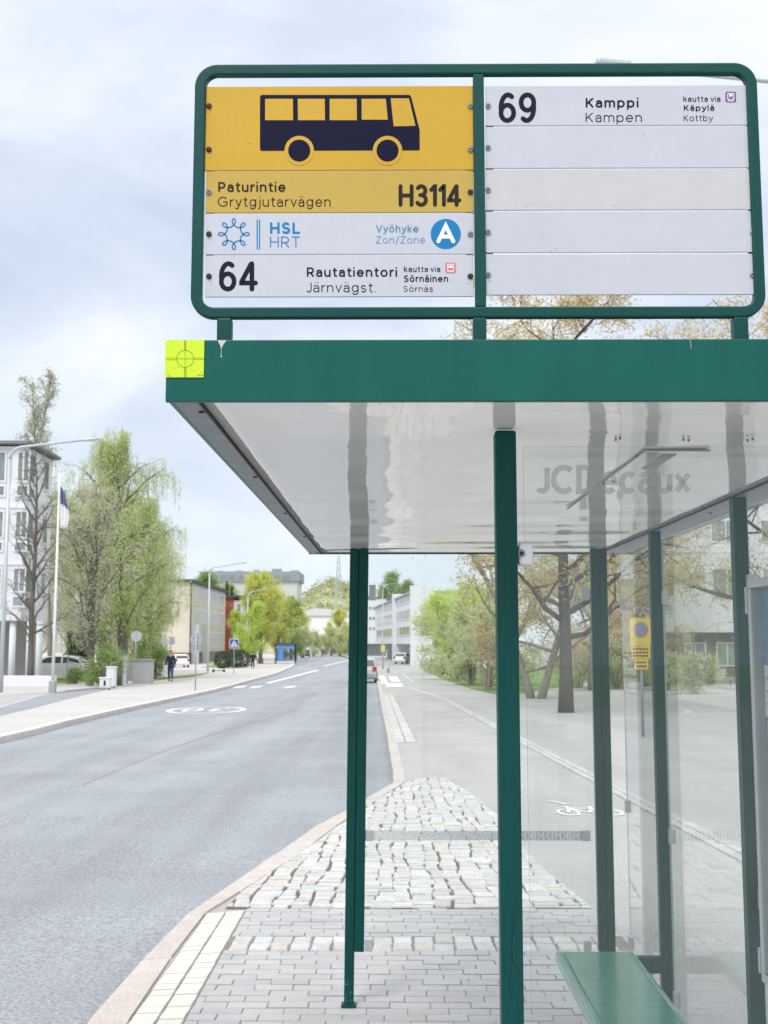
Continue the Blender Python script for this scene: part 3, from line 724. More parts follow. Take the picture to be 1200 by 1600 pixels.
# lamp recess in the ceiling
a = on_z(992, 705, ZR); b = on_z(1100, 705, ZR); c2 = on_z(940, 796, ZR)
X0, X1, Y0, Y1 = 0.60, 0.755, a.y, c2.y
mb = MB(); g = 0.0018; zc_ = ZR + 0.0015
for q in ((X0 - g, X1 + g, Y0 - g, Y0), (X0 - g, X1 + g, Y1, Y1 + g), (X0 - g, X0, Y0, Y1), (X1, X1 + g, Y0, Y1)): mb.box(*q, zc_ - .001, zc_ + .002)
lp = mb.build('ceiling_lamp', mat('hatch_edge_grey', (0.30, 0.30, 0.295), .6), sh)
MB().box(X0 + .002, X1 - .002, Y0 + .002, Y1 - .002, zc_ - .003, zc_ + .002).build('lamp_cover', SOFFIT, lp)
mb = MB()
for i in range(26):
    yy = Y0 + 0.03 + i * 0.009; mb.box(X0 + .05, X1 - .07, yy, yy + .004, zc_ - .0045, zc_ - .0032)
mb.build('vent_grille', mat('grille_grey', (0.42, 0.42, 0.41), .5), lp)
mb = MB()
for (px_, py_) in ((962, 688), (969, 686), (1068, 688), (1076, 689), (1168, 689), (1176, 687)):
    q_ = on_z(px_, py_, ZR); mb.lathe((q_.x, q_.y, ZR - .0015), [(.0028, 0), (.0028, .006)], 8)
mb.build('screw', BOLTS, sof)
SH_POSTS = []
def post(x0, x1, y, d=0.046, z0=None, foot=True, m=GREEN_POST):
    zb = gz(y) if z0 is None else z0
    mb = MB(); mb.box(x0, x1, y - d / 2, y + d / 2, zb, ZR + 0.003)
    p = mb.build('post', m, sh, bevel=0.006, bseg=3)
    if foot:
        MB().box(x0 - .012, x1 + .012, y - d / 2 - .012, y + d / 2 + .012, zb + 0.008, zb + .022).build('foot_plate', GREEN_POST, p, bevel=.003)
    return p
YM = on_z(788, 677, ZR).y
pm = post(on_y(772, 690, YM).x, on_y(805, 690, YM).x, YM)
mb = MB()                                               # cracks in the paint low on the near post
for st in ([(803, 1440), (799, 1475), (801, 1500), (796, 1530), (799, 1560)], [(796, 1490), (803, 1505), (809, 1512)], [(801, 1440), (806, 1425)]):
    pts = [on_y(*p, YM - .023 - .0006) for p in st]
    mb.tube(pts, [0.0005] * len(pts), 4)
mb.build('paint_crack', BLACK, pm)
YP = on_z(550, 858, ZR).y
pl = post(on_y(547, 862, YP).x, on_y(561.6, 862, YP).x, YP, 0.03)
xg0 = on_y(561.75, 862, YP).x; xg1 = on_y(576, 862, YP).x
zb = on_y(560, 1486, YP).z
ch_ = MB().box(xg0, xg1, YP - .02, YP + .02, zb, ZR + .003).build('glazing_channel', GREEN_POST, sh, bevel=.003)
for o_ in [pl, ch_] + [c_ for c_ in bpy.data.objects if c_.parent == pl]:          # this post has been knocked slightly out of plumb
    for v_ in o_.data.vertices: v_.co.x -= .022 * (ZR - v_.co.z) / 2.2
xr1 = on_y(947, 866, YP).x; xr0 = on_y(922, 866, YP).x
post((xr0 + xr1) / 2 + .001, xr1, YP, 0.045)
MB().box(xr0, (xr0 + xr1) / 2 - .001, YP - .02, YP + .02, zb, ZR + .003).build('glazing_channel', GREEN_POST, sh, bevel=.003)
Pm = on_z(1023, 832, ZR); YQ = Pm.y
post(on_y(1014, 840, YQ).x, on_y(1031, 840, YQ).x, YQ)
Pn = on_z(1155, 779, ZR); YN = Pn.y
post(on_y(1142, 790, YN).x, on_y(1164, 790, YN).x, YN)
XW = on_y(1031, 840, YQ).x + 0.006                       # glass plane of the long wall
post(XW - .052, XW - .006, YM, 0.046)
# glass: end wall far, end wall near (half width), long wall in three panes
def pane(x0, x1, y0, y1, z0, z1, m, label=None):
    mb = MB(); mb.box(x0, x1, y0, y1, z0, z1)
    o = mb.build('glass_pane', [m, GEDGE], sh)
    thin = 1 if (y1 - y0) < (x1 - x0) else 0
    for p in o.data.polygons:
        if abs(p.normal[thin]) < 0.5: p.material_index = 1
    if label: o['label'] = label
    return o
zt = ZR - 0.03
gf = pane(xg1 - .024, xr0 - .004, YP - .003, YP + .003, on_y(700, 1483, YP).z, zt, GLASS)
gx0 = on_y(820, 900, YM).x
gn = pane(gx0, XW - .055, YM - .003, YM + .003, 0.22, on_y(900, 698, YM).z, GLASSN, 'near end pane with large grey lettering')
ys = [YM, YN, YQ, YP]
walls = [pane(XW - .003, XW + .003, ys[i] + .012, ys[i + 1] - .012, 0.24, zt, GLASS) for i in range(3)]
pl_ = Plate(lambda px, py, off: tuple(on_y(px, py, YM - .0033 - off)))
pl_.text('JCDecaux', 836, 1080, 772, 46, 0.19, rnd=False, track=0.10)
pl_.build('lettering', FROST, gn)
# clamps
def clamp(x0, x1, y0, y1, z0, z1, m, parent, bolt=True, r=0.004):
    o = MB().box(x0, x1, y0, y1, z0, z1).build('clamp', m, parent, bevel=r, bseg=3)
    return o
p0, p1 = on_y(809, 849, YM), on_y(832, 884, YM)
cl = clamp(p0.x, p1.x, YM - .016, YM + .016, p1.z, p0.z, PLASTIC, gn, r=.007); cl['label'] = 'white rounded clamp with a steel bolt'
cb_ = on_y(814.5, 865, YM - .016)
mb = MB(); Mr = Matrix.Rotation(R(90), 3, 'X')
mb.lathe(cb_, [(.0085, -.001), (.0085, .002), (.006, .0035)], 18, 0, Matrix.Rotation(R(90), 3, 'X'))
mb.lathe(cb_ + Vector((0, -.002, 0)), [(.0045, 0), (.0045, .0025), (.003, .003)], 14, 1, Matrix.Rotation(R(90), 3, 'X'))
mb.build('bolt', [BOLTS, BOLTD], gn)
for (a0, b0, a1, b1) in ((570, 1468, 582, 1486), (577, 914, 587, 938), (908, 918, 920, 938), (912, 1470, 924, 1486)):
    q0, q1 = on_y(a0, b0, YP), on_y(a1, b1, YP); clamp(q0.x, q1.x, YP - .012, YP + .012, q1.z, q0.z, ALU, gf, r=.002)
for yy in (YP, YQ, YN):
    for z_ in (0.36, 0.98, 1.93): clamp(XW - .014, XW + .012, yy - .048, yy - .018, z_ - .028, z_ + .028, ALU, walls[[YN, YQ, YP].index(yy)], r=.002)
# safety band with stencilled marks across the far pane
q0, q1 = on_y(571, 1298, YP), on_y(922, 1313, YP)
sb = MB().box(q0.x, q1.x, YP - .0045, YP - .0035, q1.z, q0.z).build('safety_band', STRIPBAND, gf)
pl_ = Plate(lambda px, py, off: tuple(on_y(px, py, YP - .0048 - off * 2)))
xx = 588; k = 0
while xx < 900:
    t = k % 6
    if t in (0, 3): pl_.stroke([(xx, 1311), (xx, 1300)], 1.4); xx += 5
    elif t in (1, 4): pl_.stroke([(xx, 1311), (xx, 1300.5), (xx + 4, 1307), (xx + 8, 1300.5), (xx + 8, 1311)], 1.2); xx += 12
    elif t == 2: pl_.stroke([(xx, 1300), (xx + 5, 1305.5), (xx, 1311)], 1.3); pl_.stroke([(xx + 7, 1300), (xx + 7, 1311)], 1.3); xx += 11
    else: pl_.stroke([(xx + 6, 1300), (xx + 1, 1305.5), (xx + 6, 1311)], 1.3); xx += 10
    k += 1
pl_.build('stencil_mark', WINK, sb)
clamp(q0.x, on_y(583, 1298, YP).x, YP - .014, YP + .01, q1.z - .002, q0.z + .002, ALU, gf, r=.002)
clamp(on_y(908, 1298, YP).x, q1.x, YP - .014, YP + .01, q1.z - .002, q0.z + .002, ALU, gf, r=.002)
# sealant drip on the fascia
pl_ = Plate(lambda px, py, off: tuple(on_y(px, py, YF - .0006 - off)))
pl_.poly([(340, 531.5), (354, 531.5), (348, 540), (346, 546), (344, 540)]); pl_.stroke([(345.7, 546), (345.6, 555)], .35); pl_.disc(345.8, 557, 1.3, n=10)
pl_.build('sealant_drip', mat('sealant', (0.55, 0.57, 0.56), 0.35), fas)
pl_ = Plate(lambda px, py, off: tuple(on_y(px, py, YF - .0006 - off)))
pl_.stroke([(1078.5, 531), (1079.5, 538), (1079.5, 545)], .35); pl_.build('scratch', ALU, fas)

# survey target sticker on the corner of the fascia
tg = MB().box(on_y(259, 532, YF).x, on_y(319.5, 532, YF).x, YF - .0022, YF - .0004, on_y(259, 590, YF).z, on_y(259, 532, YF).z).build('survey_target', LIME)
tag(tg, 'lime reflective square with a circle and cross lines stuck on the green roof edge', 'sticker')
pl_ = Plate(lambda px, py, off: tuple(on_y(px, py, YF - .0023 - off)))
pl_.ring(289.3, 560.5, 13.2, 0.34)
for sg in ([(289.3, 532), (289.3, 590)], [(276, 560.5), (302.5, 560.5)], [(288, 532), (288, 547)], [(290.6, 532), (290.6, 547)], [(288, 574), (288, 590)], [(290.8, 574), (290.8, 590)],
           [(259.5, 559.3), (276, 559.3)], [(259.5, 562), (276, 562)], [(302.5, 559.3), (319, 559.3)], [(302.5, 561.5), (319, 561.5)], [(262.5, 583), (262.5, 587.5), (268, 587.7)]): pl_.stroke(sg, 0.27, 0, False)
for xx in (308.5, 311, 313.5, 316): pl_.stroke([(xx, 586), (xx + 1.5, 586)], .8, 0, False)
for a_, b_ in ((272, 575), (279, 574), (298, 577), (304, 579), (314, 581)): pl_.disc(a_, b_, .7, n=8)
pl_.build('target_print', LIMEINK, tg)

# ------------------------------------------------------------------ stop sign standing on the roof
YS = YF + 0.045
sg = thing('bus_stop_sign', (0.33, YS, ZT), 'large framed stop sign with yellow and white panels on the shelter roof', 'bus stop sign')
def sq_sweep(mb, path, hw, y0, y1):
    """square tube along a closed path of (x, z) points"""
    n = len(path); vs = []
    for i in range(n):
        a, b, c = Vector(path[i - 1]), Vector(path[i]), Vector(path[(i + 1) % n])
        t = ((b - a).normalized() + (c - b).normalized()).normalized(); m = Vector((-t.y, t.x)); s = 1 / max(.5, m.dot(Vector((-(b - a).normalized().y, (b - a).normalized().x))))
        for k, yy in ((1, y0), (1, y1), (-1, y1), (-1, y0)):
            q = b + m * hw * s * k; vs.append((q.x, yy, q.y))
    mb.add(vs, [(i * 4 + j, i * 4 + (j + 1) % 4, ((i + 1) % n) * 4 + (j + 1) % 4, ((i + 1) % n) * 4 + j) for i in range(n) for j in range(4)])
pt = lambda px, py: (on_y(px, py, YS).x, on_y(px, py, YS).z)
ptf = lambda px, py: (on_y(px, py, YS - .009).x, on_y(px, py, YS - .009).z)
x0, zt_ = ptf(313.2, 108.2); x1, zb_ = ptf(1189.2, 486.3); r = 0.034
path = []
for cx_, cz_, a0 in ((x1 - r, zt_ - r, 90), (x1 - r, zb_ + r, 0), (x0 + r, zb_ + r, -90), (x0 + r, zt_ - r, 180)):
    path += [(cx_ + r * math.cos(R(a0 - q)), cz_ + r * math.sin(R(a0 - q))) for q in range(0, 91, 9)]
mb = MB(); sq_sweep(mb, path, 0.0108, YS - .009, YS + .009)
fr = mb.build('frame', GREEN, sg, bevel=.003, bseg=2)
for po in fr.data.polygons: po.use_smooth = False
cxl, cxr = pt(740.5, 300)[0], pt(757.5, 300)[0]
MB().box(cxl, cxr, YS - .0085, YS + .0085, zb_ + .0112, zt_ - .0112).build('centre_bar', GREEN, sg, bevel=.0025)
for a0, b0 in ((340, 363), (738.5, 759.5), (1144, 1167)):
    MB().box(pt(a0, 500)[0], pt(b0, 500)[0], YS - .010, YS + .014, ZT - .009, zb_ - .0112).build('support', GREEN, sg, bevel=.003)
# panels
rowsL = [(136.5, 266.3, YEL), (268.6, 332.4, YEL2), (334.6, 397.6, WPAN), (400, 464, WPAN)]
rowsR = [(135.5, 196.3, WPAN), (199.3, 262.8, WPAN), (265.8, 328.3, WPAN2), (331.5, 394.6, WPAN), (398.3, 460.8, WPAN)]
PANL = {}
rb = random.Random(3)
for col, rows, xa, xb in (('L', rowsL, 322.5, 740), ('R', rowsR, 758.5, 1181)):
    for i, (ya, yb, m) in enumerate(rows):
        a0, b0 = pt(xa, ya), pt(xb, yb)
        p = MB().box(a0[0], b0[0], YS - .003, YS + .001, b0[1], a0[1]).build('panel', m, sg, bevel=.0008, bseg=1)
        PANL[col, i] = p
        ymid = [(ya + yb) / 2] if not (col == 'L' and i == 0) else [166, 234]
        for yy in ymid:
            for xx in (xa + 4, xb - 5):
                q = on_y(xx, yy, YS - .003); dark = rb.random() < .5
                mb = MB(); mb.lathe(q, [(.0055, 0), (.0055, .0022), (.004, .0035)], 14, 0, Matrix.Rotation(R(90), 3, 'X'))
                mb.lathe(q + Vector((0, -.0034, 0)), [(.0022, 0), (.0022, .0007)], 6, 1, Matrix.Rotation(R(90), 3, 'X'))
                mb.build('bolt', [BOLTD if dark else BOLTS, BOLTD], p)
        if i < len(rows) - 1:
            mb = MB()
            for xx in (xa, xb - 12):
                u0, u1 = pt(xx, yb), pt(xx + 12, yb + 2.4); mb.box(u0[0], u1[0], YS - .0015, YS + .0005, u1[1] + .0001, u0[1] - .0001)
            mb.build('spacer', BLACK, p)
def plate(): return Plate(lambda px, py, off: tuple(on_y(px, py, YS - .0031 - off)))
S1 = 460 / 1200
class Sub:
    """print laid out in the measured units of one half of the sign"""
    def __init__(s, ox, oy): s.p = plate(); s.ox, s.oy = ox, oy
    def c(s, u, v): return (s.ox + u * S1, s.oy + v * S1)
    def text(s, t, u0, u1, vb, cap, wt, mi=0, **k): s.p.text(t, s.ox + u0 * S1, s.ox + u1 * S1, s.oy + vb * S1, cap * S1, wt, mi, **k)
    def poly(s, pts, mi=0, lift=None): s.p.poly([s.c(*q) for q in pts], mi, lift)
    def stroke(s, pts, h, mi=0, rnd=True, lift=None): s.p.stroke([s.c(*q) for q in pts], h * S1, mi, rnd, lift)
    def flush(s, name, mats, parent): s.p.build(name, mats, parent); s.p.mb = MB()
A_ = Sub(300, 80)
A_.poly([(277, 186), (279, 181), (285, 178), (884, 178), (890, 181), (894, 188), (928, 322), (928, 404), (284, 406), (279, 404), (277, 398)], 0, .0003)
for q in ([(298, 194), (411, 194), (412, 281), (298, 281)], [(431, 194), (541, 194), (542, 281), (432, 281)], [(561, 194), (671, 194), (672, 281), (561, 281)], [(691, 194), (790, 194), (798, 279), (692, 279)], [(810, 192), (884, 192), (911, 304), (822, 306)]): A_.poly(q, 1, .0006)
for cu in (437, 797):
    A_.p.disc(*A_.c(cu, 405), 60 * S1, 1, .0006)
    A_.p.disc(*A_.c(cu, 405), 45 * S1, 0, .0009)
A_.p.build('bus_pictogram', [NAVY, YEL], PANL['L', 0])
A_ = Sub(300, 80)
for a_ in (('Paturintie', 107, 381, 574, 41, .17), ('Grytgjutarvägen', 105, 565, 634, 41, .105)): A_.text(*a_); A_.flush('lettering', INKB, PANL['L', 1])
A_.text('H3114', 842, 1098, 634, 92, .175, track=.12); A_.flush('stop_number', INKB, PANL['L', 1])
A_ = Sub(300, 80)
pts = []
for i in range(401):
    t = 2 * math.pi * i / 400 + math.pi / 8 * 0
    pts.append((170.5 + 47 * math.cos(t) + 15.5 * math.cos(-7 * t), 745.5 + 47 * math.sin(t) + 15.5 * math.sin(-7 * t)))
A_.stroke(pts, 2.6, 0, False); A_.flush('ring_emblem', BLUE, PANL['L', 2])
for u in (265.5, 275): A_.stroke([(u, 686), (u, 808)], 2.3, 0, False); A_.flush('divider_bar', BLUE, PANL['L', 2])
for m_, a_ in ((BLUE, ('HSL', 318, 441, 745, 48, .20, 0)), (BLUE, ('HRT', 318, 441, 800, 45, .095, 0)), (BLUE2, ('Vyöhyke', 750, 923, 739, 31, .155, 0)), (BLUE2, ('Zon/Zone', 750, 950, 784, 30, .095, 0))): A_.text(*a_); A_.flush('lettering', m_, PANL['L', 2])
A_.p.disc(*A_.c(1034.5, 745), 61.5 * S1, 0, .0003, 48)
A_.text('A', 996, 1073, 783, 80, .20, 2, lift=.0007)
A_.flush('zone_badge', [BLUE, BLUE2, WINK], PANL['L', 2])
A_ = Sub(300, 80)
A_.text('64', 110, 269, 979, 123, .155, track=.16); A_.flush('route_number', INK, PANL['L', 3])
for a_ in (('Rautatientori', 468, 836, 920, 39, .17), ('Järnvägst.', 466, 748, 983, 40, .10), ('kautta via', 864, 1012, 900, 23, .15), ('Sörnäinen', 864, 1044, 941, 28, .17), ('Sörnäs', 862, 982, 981, 25, .11)): A_.text(*a_); A_.flush('lettering', INK, PANL['L', 3])
def icon(s, u0, v0, sz, train):
    f = lambda u, v: s.c(u0 + u * sz, v0 + v * sz)
    a, b = f(0, 0), f(1, 1); s.p.rrect(a[0], b[0], a[1], b[1], .14 * sz * S1, 1, .0003)
    a, b = f(.16, .12), f(.84, .80); s.p.rrect(a[0], b[0], a[1], b[1], .12 * sz * S1, 2, .0006)
    a, b = f(.23, .19), f(.77, .72); s.p.rrect(a[0], b[0], a[1], b[1], .08 * sz * S1, 1, .0009)
    if train:
        a, b = f(.30, .24), f(.70, .46); s.p.poly([(a[0], a[1]), (b[0], a[1]), (b[0] - 1, b[1]), (a[0] + 1, b[1])], 2, .0012)
        for uu in (.33, .67): s.p.disc(*f(uu, .60), .05 * sz * S1, 2, .0012, 10)
        s.p.stroke([f(.24, .92), f(.36, .80)], .03 * sz * S1, 2, False, .0012); s.p.stroke([f(.76, .92), f(.64, .80)], .03 * sz * S1, 2, False, .0012); s.p.stroke([f(.2, .88), f(.8, .88)], .03 * sz * S1, 2, False, .0014)
    else:
        a, b = f(.28, .28), f(.72, .52); s.p.poly([(a[0], a[1]), (b[0], a[1]), (b[0], b[1]), (a[0], b[1])], 2, .0012)
        s.p.stroke([f(.18, .88), f(.82, .88)], .035 * sz * S1, 2, False, .0012)
icon(A_, 1033, 862, 42, False)
A_.flush('metro_icon', [INK, REDINK, WINK], PANL['L', 3])
A_ = Sub(740, 80)
A_.text('69', 102, 255, 292, 124, .155, track=.16); A_.flush('route_number', INK, PANL['R', 0])
for a_ in (('Kamppi', 457, 672, 230, 40, .18), ('Kampen', 457, 686, 289, 39, .10), ('kautta via', 855, 1006, 206, 23, .15), ('Käpylä', 857, 981, 243, 24, .18), ('Kottby', 856, 976, 285, 25, .11)): A_.text(*a_); A_.flush('lettering', INK, PANL['R', 0])
icon(A_, 1027, 165, 43, True)
A_.flush('train_icon', [INK, PURP, WINK], PANL['R', 0])
rs = random.Random(11)
for i, yy, n_ in ((2, 323, 26), (3, 392, 22), (4, 458, 10), (1, 212, 3)):        # small dirt marks near the lower edges
    p_ = plate()
    for _ in range(n_): p_.disc(rs.uniform(790, 1160), yy + rs.uniform(-5, 2), rs.uniform(.3, .9), 0, n=7)
    p_.build('dirt_speck', mat('dirt_grey', (0.36, 0.36, 0.36), 0.8), PANL['R', i])

RUST = mat('rust_mark', (0.30, 0.14, 0.04), .8); GRIME = mat('grime_mark', (0.40, 0.40, 0.40), .8)
rs = random.Random(5)
for key, m_, spots in ((('L', 0), RUST, [(327, 170), (327, 238), (734, 239)]), (('L', 3), GRIME, [(328, 436), (330, 444), (327, 452), (734, 437)]), (('R', 2), GRIME, [(764, 303)]), (('R', 4), GRIME, [(764, 434), (1175, 430)]), (('L', 2), GRIME, [(327, 370)])):
    p_ = plate()
    for (a_, b_) in spots:
        for _ in range(7): p_.disc(a_ + rs.gauss(0, 1.6), b_ + abs(rs.gauss(0, 4)), rs.uniform(.25, .8), 0, n=7)
    p_.build('stain_mark', m_, PANL[key])
p_ = plate(); p_.stroke([(441, 186), (446, 184.5), (448, 182)], .35); p_.stroke([(390, 224), (392, 225)], .4); p_.build('scratch', INKB, PANL['L', 0])
p_ = plate(); p_.stroke([(1003, 209), (1007, 211.5)], .4); p_.build('scratch', GRIME, PANL['R', 1])
def chips(parent, y_, spots, m, seed, name='paint_chip'):
    r_ = random.Random(seed); p_ = Plate(lambda px, py, off: tuple(on_y(px, py, y_ - off)))
    for (xa, xb_, ya, yb, n_, sz) in spots:
        for _ in range(n_):
            a_, b_ = r_.uniform(xa, xb_), r_.uniform(ya, yb); k_ = r_.randint(5, 7); sx_, sy_ = r_.uniform(.3, sz), r_.uniform(.3, sz * 1.8)
            p_.poly([(a_ + sx_ * math.cos(6.283 * i / k_) * r_.uniform(.6, 1.2), b_ + sy_ * math.sin(6.283 * i / k_) * r_.uniform(.6, 1.2)) for i in range(k_)])
    p_.build(name, m, parent)
SCUFF = mat('scuffed_paint', (0.16, 0.25, 0.24), .7); DIRT = mat('dirty_paint', (0.012, 0.045, 0.040), .7)
chips(pl, YP - .0152, [(538.5, 549.5, 1528, 1572, 26, .9), (541, 552, 1180, 1500, 14, .5)], SCUFF, 1)
chips(pm, YM - .0232, [(786, 815, 1480, 1598, 12, .5), (778, 808, 720, 1300, 5, .4)], SCUFF, 2)
chips(fas, YF - .0004, [(330, 1195, 534, 540, 30, .6), (262, 1195, 545, 622, 60, .55)], DIRT, 3)
chips(fas, YF - .0004, [(330, 1195, 532, 625, 14, .5)], SCUFF, 4)
chips(fr, YS - .0093, [(360, 1160, 100, 113, 26, .6), (360, 1160, 480, 493, 22, .6), (306, 319, 150, 440, 14, .6)], DIRT, 6)

# ------------------------------------------------------------------ bench and timetable case
ZB = on_y(868, 1486, YQ).z
bx0, bx1 = on_y(868, 1486, YQ).x, on_y(990, 1486, YQ).x
by0, by1 = 2.55, YQ + .005
bn = thing('bench', ((bx0 + bx1) / 2, 3.6, 0), 'glossy green metal bench along the glass wall inside the shelter', 'bench')
mb = MB(); mb.box(bx0 + .03, bx1 - .022, by0, by1, ZB - .014, ZB - .003)
mb.build('seat', BENCH, bn, bevel=.002)
mb = MB(); mb.box(bx0, bx0 + .0295, by0, by1, ZB - .050, ZB); mb.box(bx1 - .0215, bx1, by0, by1, ZB - .05, ZB)
mb.build('rolled_edge', BENCH, bn, bevel=.010, bseg=4)
for yy in (YQ - .02, YN - .03):
    MB().box(bx1 - .06, XW - .046 if yy < YQ - .1 else on_y(1014, 840, YQ).x, yy - .02, yy + .02, ZB - .075, ZB - .0145).build('bracket', GREEN_POST, bn, bevel=.003)
MB().box(bx0 + .06, bx0 + .10, 2.9, 2.94, gz(2.9) + .012, ZB - .0145).build('leg', GREEN_POST, bn, bevel=.003)
XC = XW - .075
Pc = on_x(1166.5, 906, XC); Pcb = on_x(1184, 1528, XC)
cy1 = Pc.y; cz1 = Pc.z; cz0 = Pcb.z; cy0 = cy1 - 0.86
tc_ = thing('timetable_case', (XC, cy0, 0), 'silver framed timetable case with blue and white sheets behind glass', 'timetable case')
fw = 0.026
mb = MB(); mb.box(XC, XC + .045, cy0, cy1, cz1 - fw, cz1); mb.box(XC, XC + .045, cy0, cy1, cz0, cz0 + fw)
mb.box(XC, XC + .045, cy1 - fw, cy1, cz0 + fw, cz1 - fw); mb.box(XC, XC + .045, cy0, cy0 + fw, cz0 + fw, cz1 - fw)
mb.build('frame', ALU, tc_, bevel=.003)
MB().box(XC + .030, XC + .040, cy0 + fw, cy1 - fw, cz0 + fw, cz1 - fw).build('back_board', mat('case_back', (0.20, 0.25, 0.28), .7), tc_)
MB().box(XC + .010, XC + .013, cy0 + fw, cy1 - fw, cz0 + fw, cz1 - fw).build('glass_front', glass('case_glass', 0.01, ior=1.14), tc_)
for (z_a, z_b) in ((cz1 - .10, cz1 - .02), (cz0 + .02, cz0 + .09)): MB().box(XC - .004, XC + .046, cy1 + .0005, cy1 + .014, z_a, z_b).build('hinge', ALU, tc_, bevel=.003)
H = cz1 - cz0 - 2 * fw; yr = cy1 - fw - .012; xs_ = XC + .0285
def sheet_(zfrac0, zfrac1, ya, yb, m, lines, hdr=None):
    z0, z1 = cz0 + fw + H * zfrac0, cz0 + fw + H * zfrac1
    s_ = MB().box(xs_, xs_ + .0012, ya, yb, z0, z1).build('timetable_sheet', m, tc_)
    mb = MB(); rl = random.Random(int(zfrac0 * 100))
    n_ = lines
    for i in range(n_):
        zz = z1 - (i + 1) * (z1 - z0) / (n_ + 1); y_ = yb - .012
        while y_ > ya + .02:
            wd = rl.uniform(.006, .022); mb.box(xs_ - .0006, xs_ - .0002, max(ya + .005, y_ - wd), y_, zz - .0018, zz + .0018); y_ -= wd + rl.uniform(.005, .012)
    if n_: mb.build('print', POSTERI, s_)
sheet_(.80, .985, cy0 + .04, yr, POSTERB, 3)
sheet_(.66, .795, cy0 + .04, yr, POSTERL, 3)
sheet_(.47, .65, cy0 + .04, yr - .01, mat('green_tint_sheet', (0.42, 0.52, 0.52), .6), 8)
sheet_(.12, .46, cy0 + .04, yr - .01, POSTERL, 34)
sheet_(.015, .115, cy0 + .04, yr - .005, POSTERB, 0)
# ------------------------------------------------------------------ vegetation
def leaf_mesh(name, centers, size, material, rg, parent, flat=0.0, aspect=0.62, vert=0.0):
    n = len(centers)
    c = np.array(centers, dtype=float)
    a = rg.normal(size=(n, 3)); a[:, 2] = a[:, 2] * (1 - flat) - vert * 3; a /= np.linalg.norm(a, axis=1)[:, None]
    b = rg.normal(size=(n, 3)); b -= a * (a * b).sum(1)[:, None]; b /= np.linalg.norm(b, axis=1)[:, None]
    s = (size * rg.uniform(0.6, 1.35, n))[:, None]
    V = np.stack([c - a * s, c + b * s * aspect * .5, c + a * s, c - b * s * aspect * .5], 1).reshape(-1, 3)
    me = bpy.data.meshes.new(name); me.vertices.add(4 * n); me.vertices.foreach_set('co', V.ravel())
    me.loops.add(4 * n); me.loops.foreach_set('vertex_index', np.arange(4 * n, dtype=np.int32))
    me.polygons.add(n); me.polygons.foreach_set('loop_start', np.arange(0, 4 * n, 4, dtype=np.int32)); me.polygons.foreach_set('loop_total', np.full(n, 4, dtype=np.int32))
    me.update(calc_edges=True); me.materials.append(material)
    o = bpy.data.objects.new(name, me); COL.objects.link(o)
    if parent is not None: adopt(o, parent)
    return o
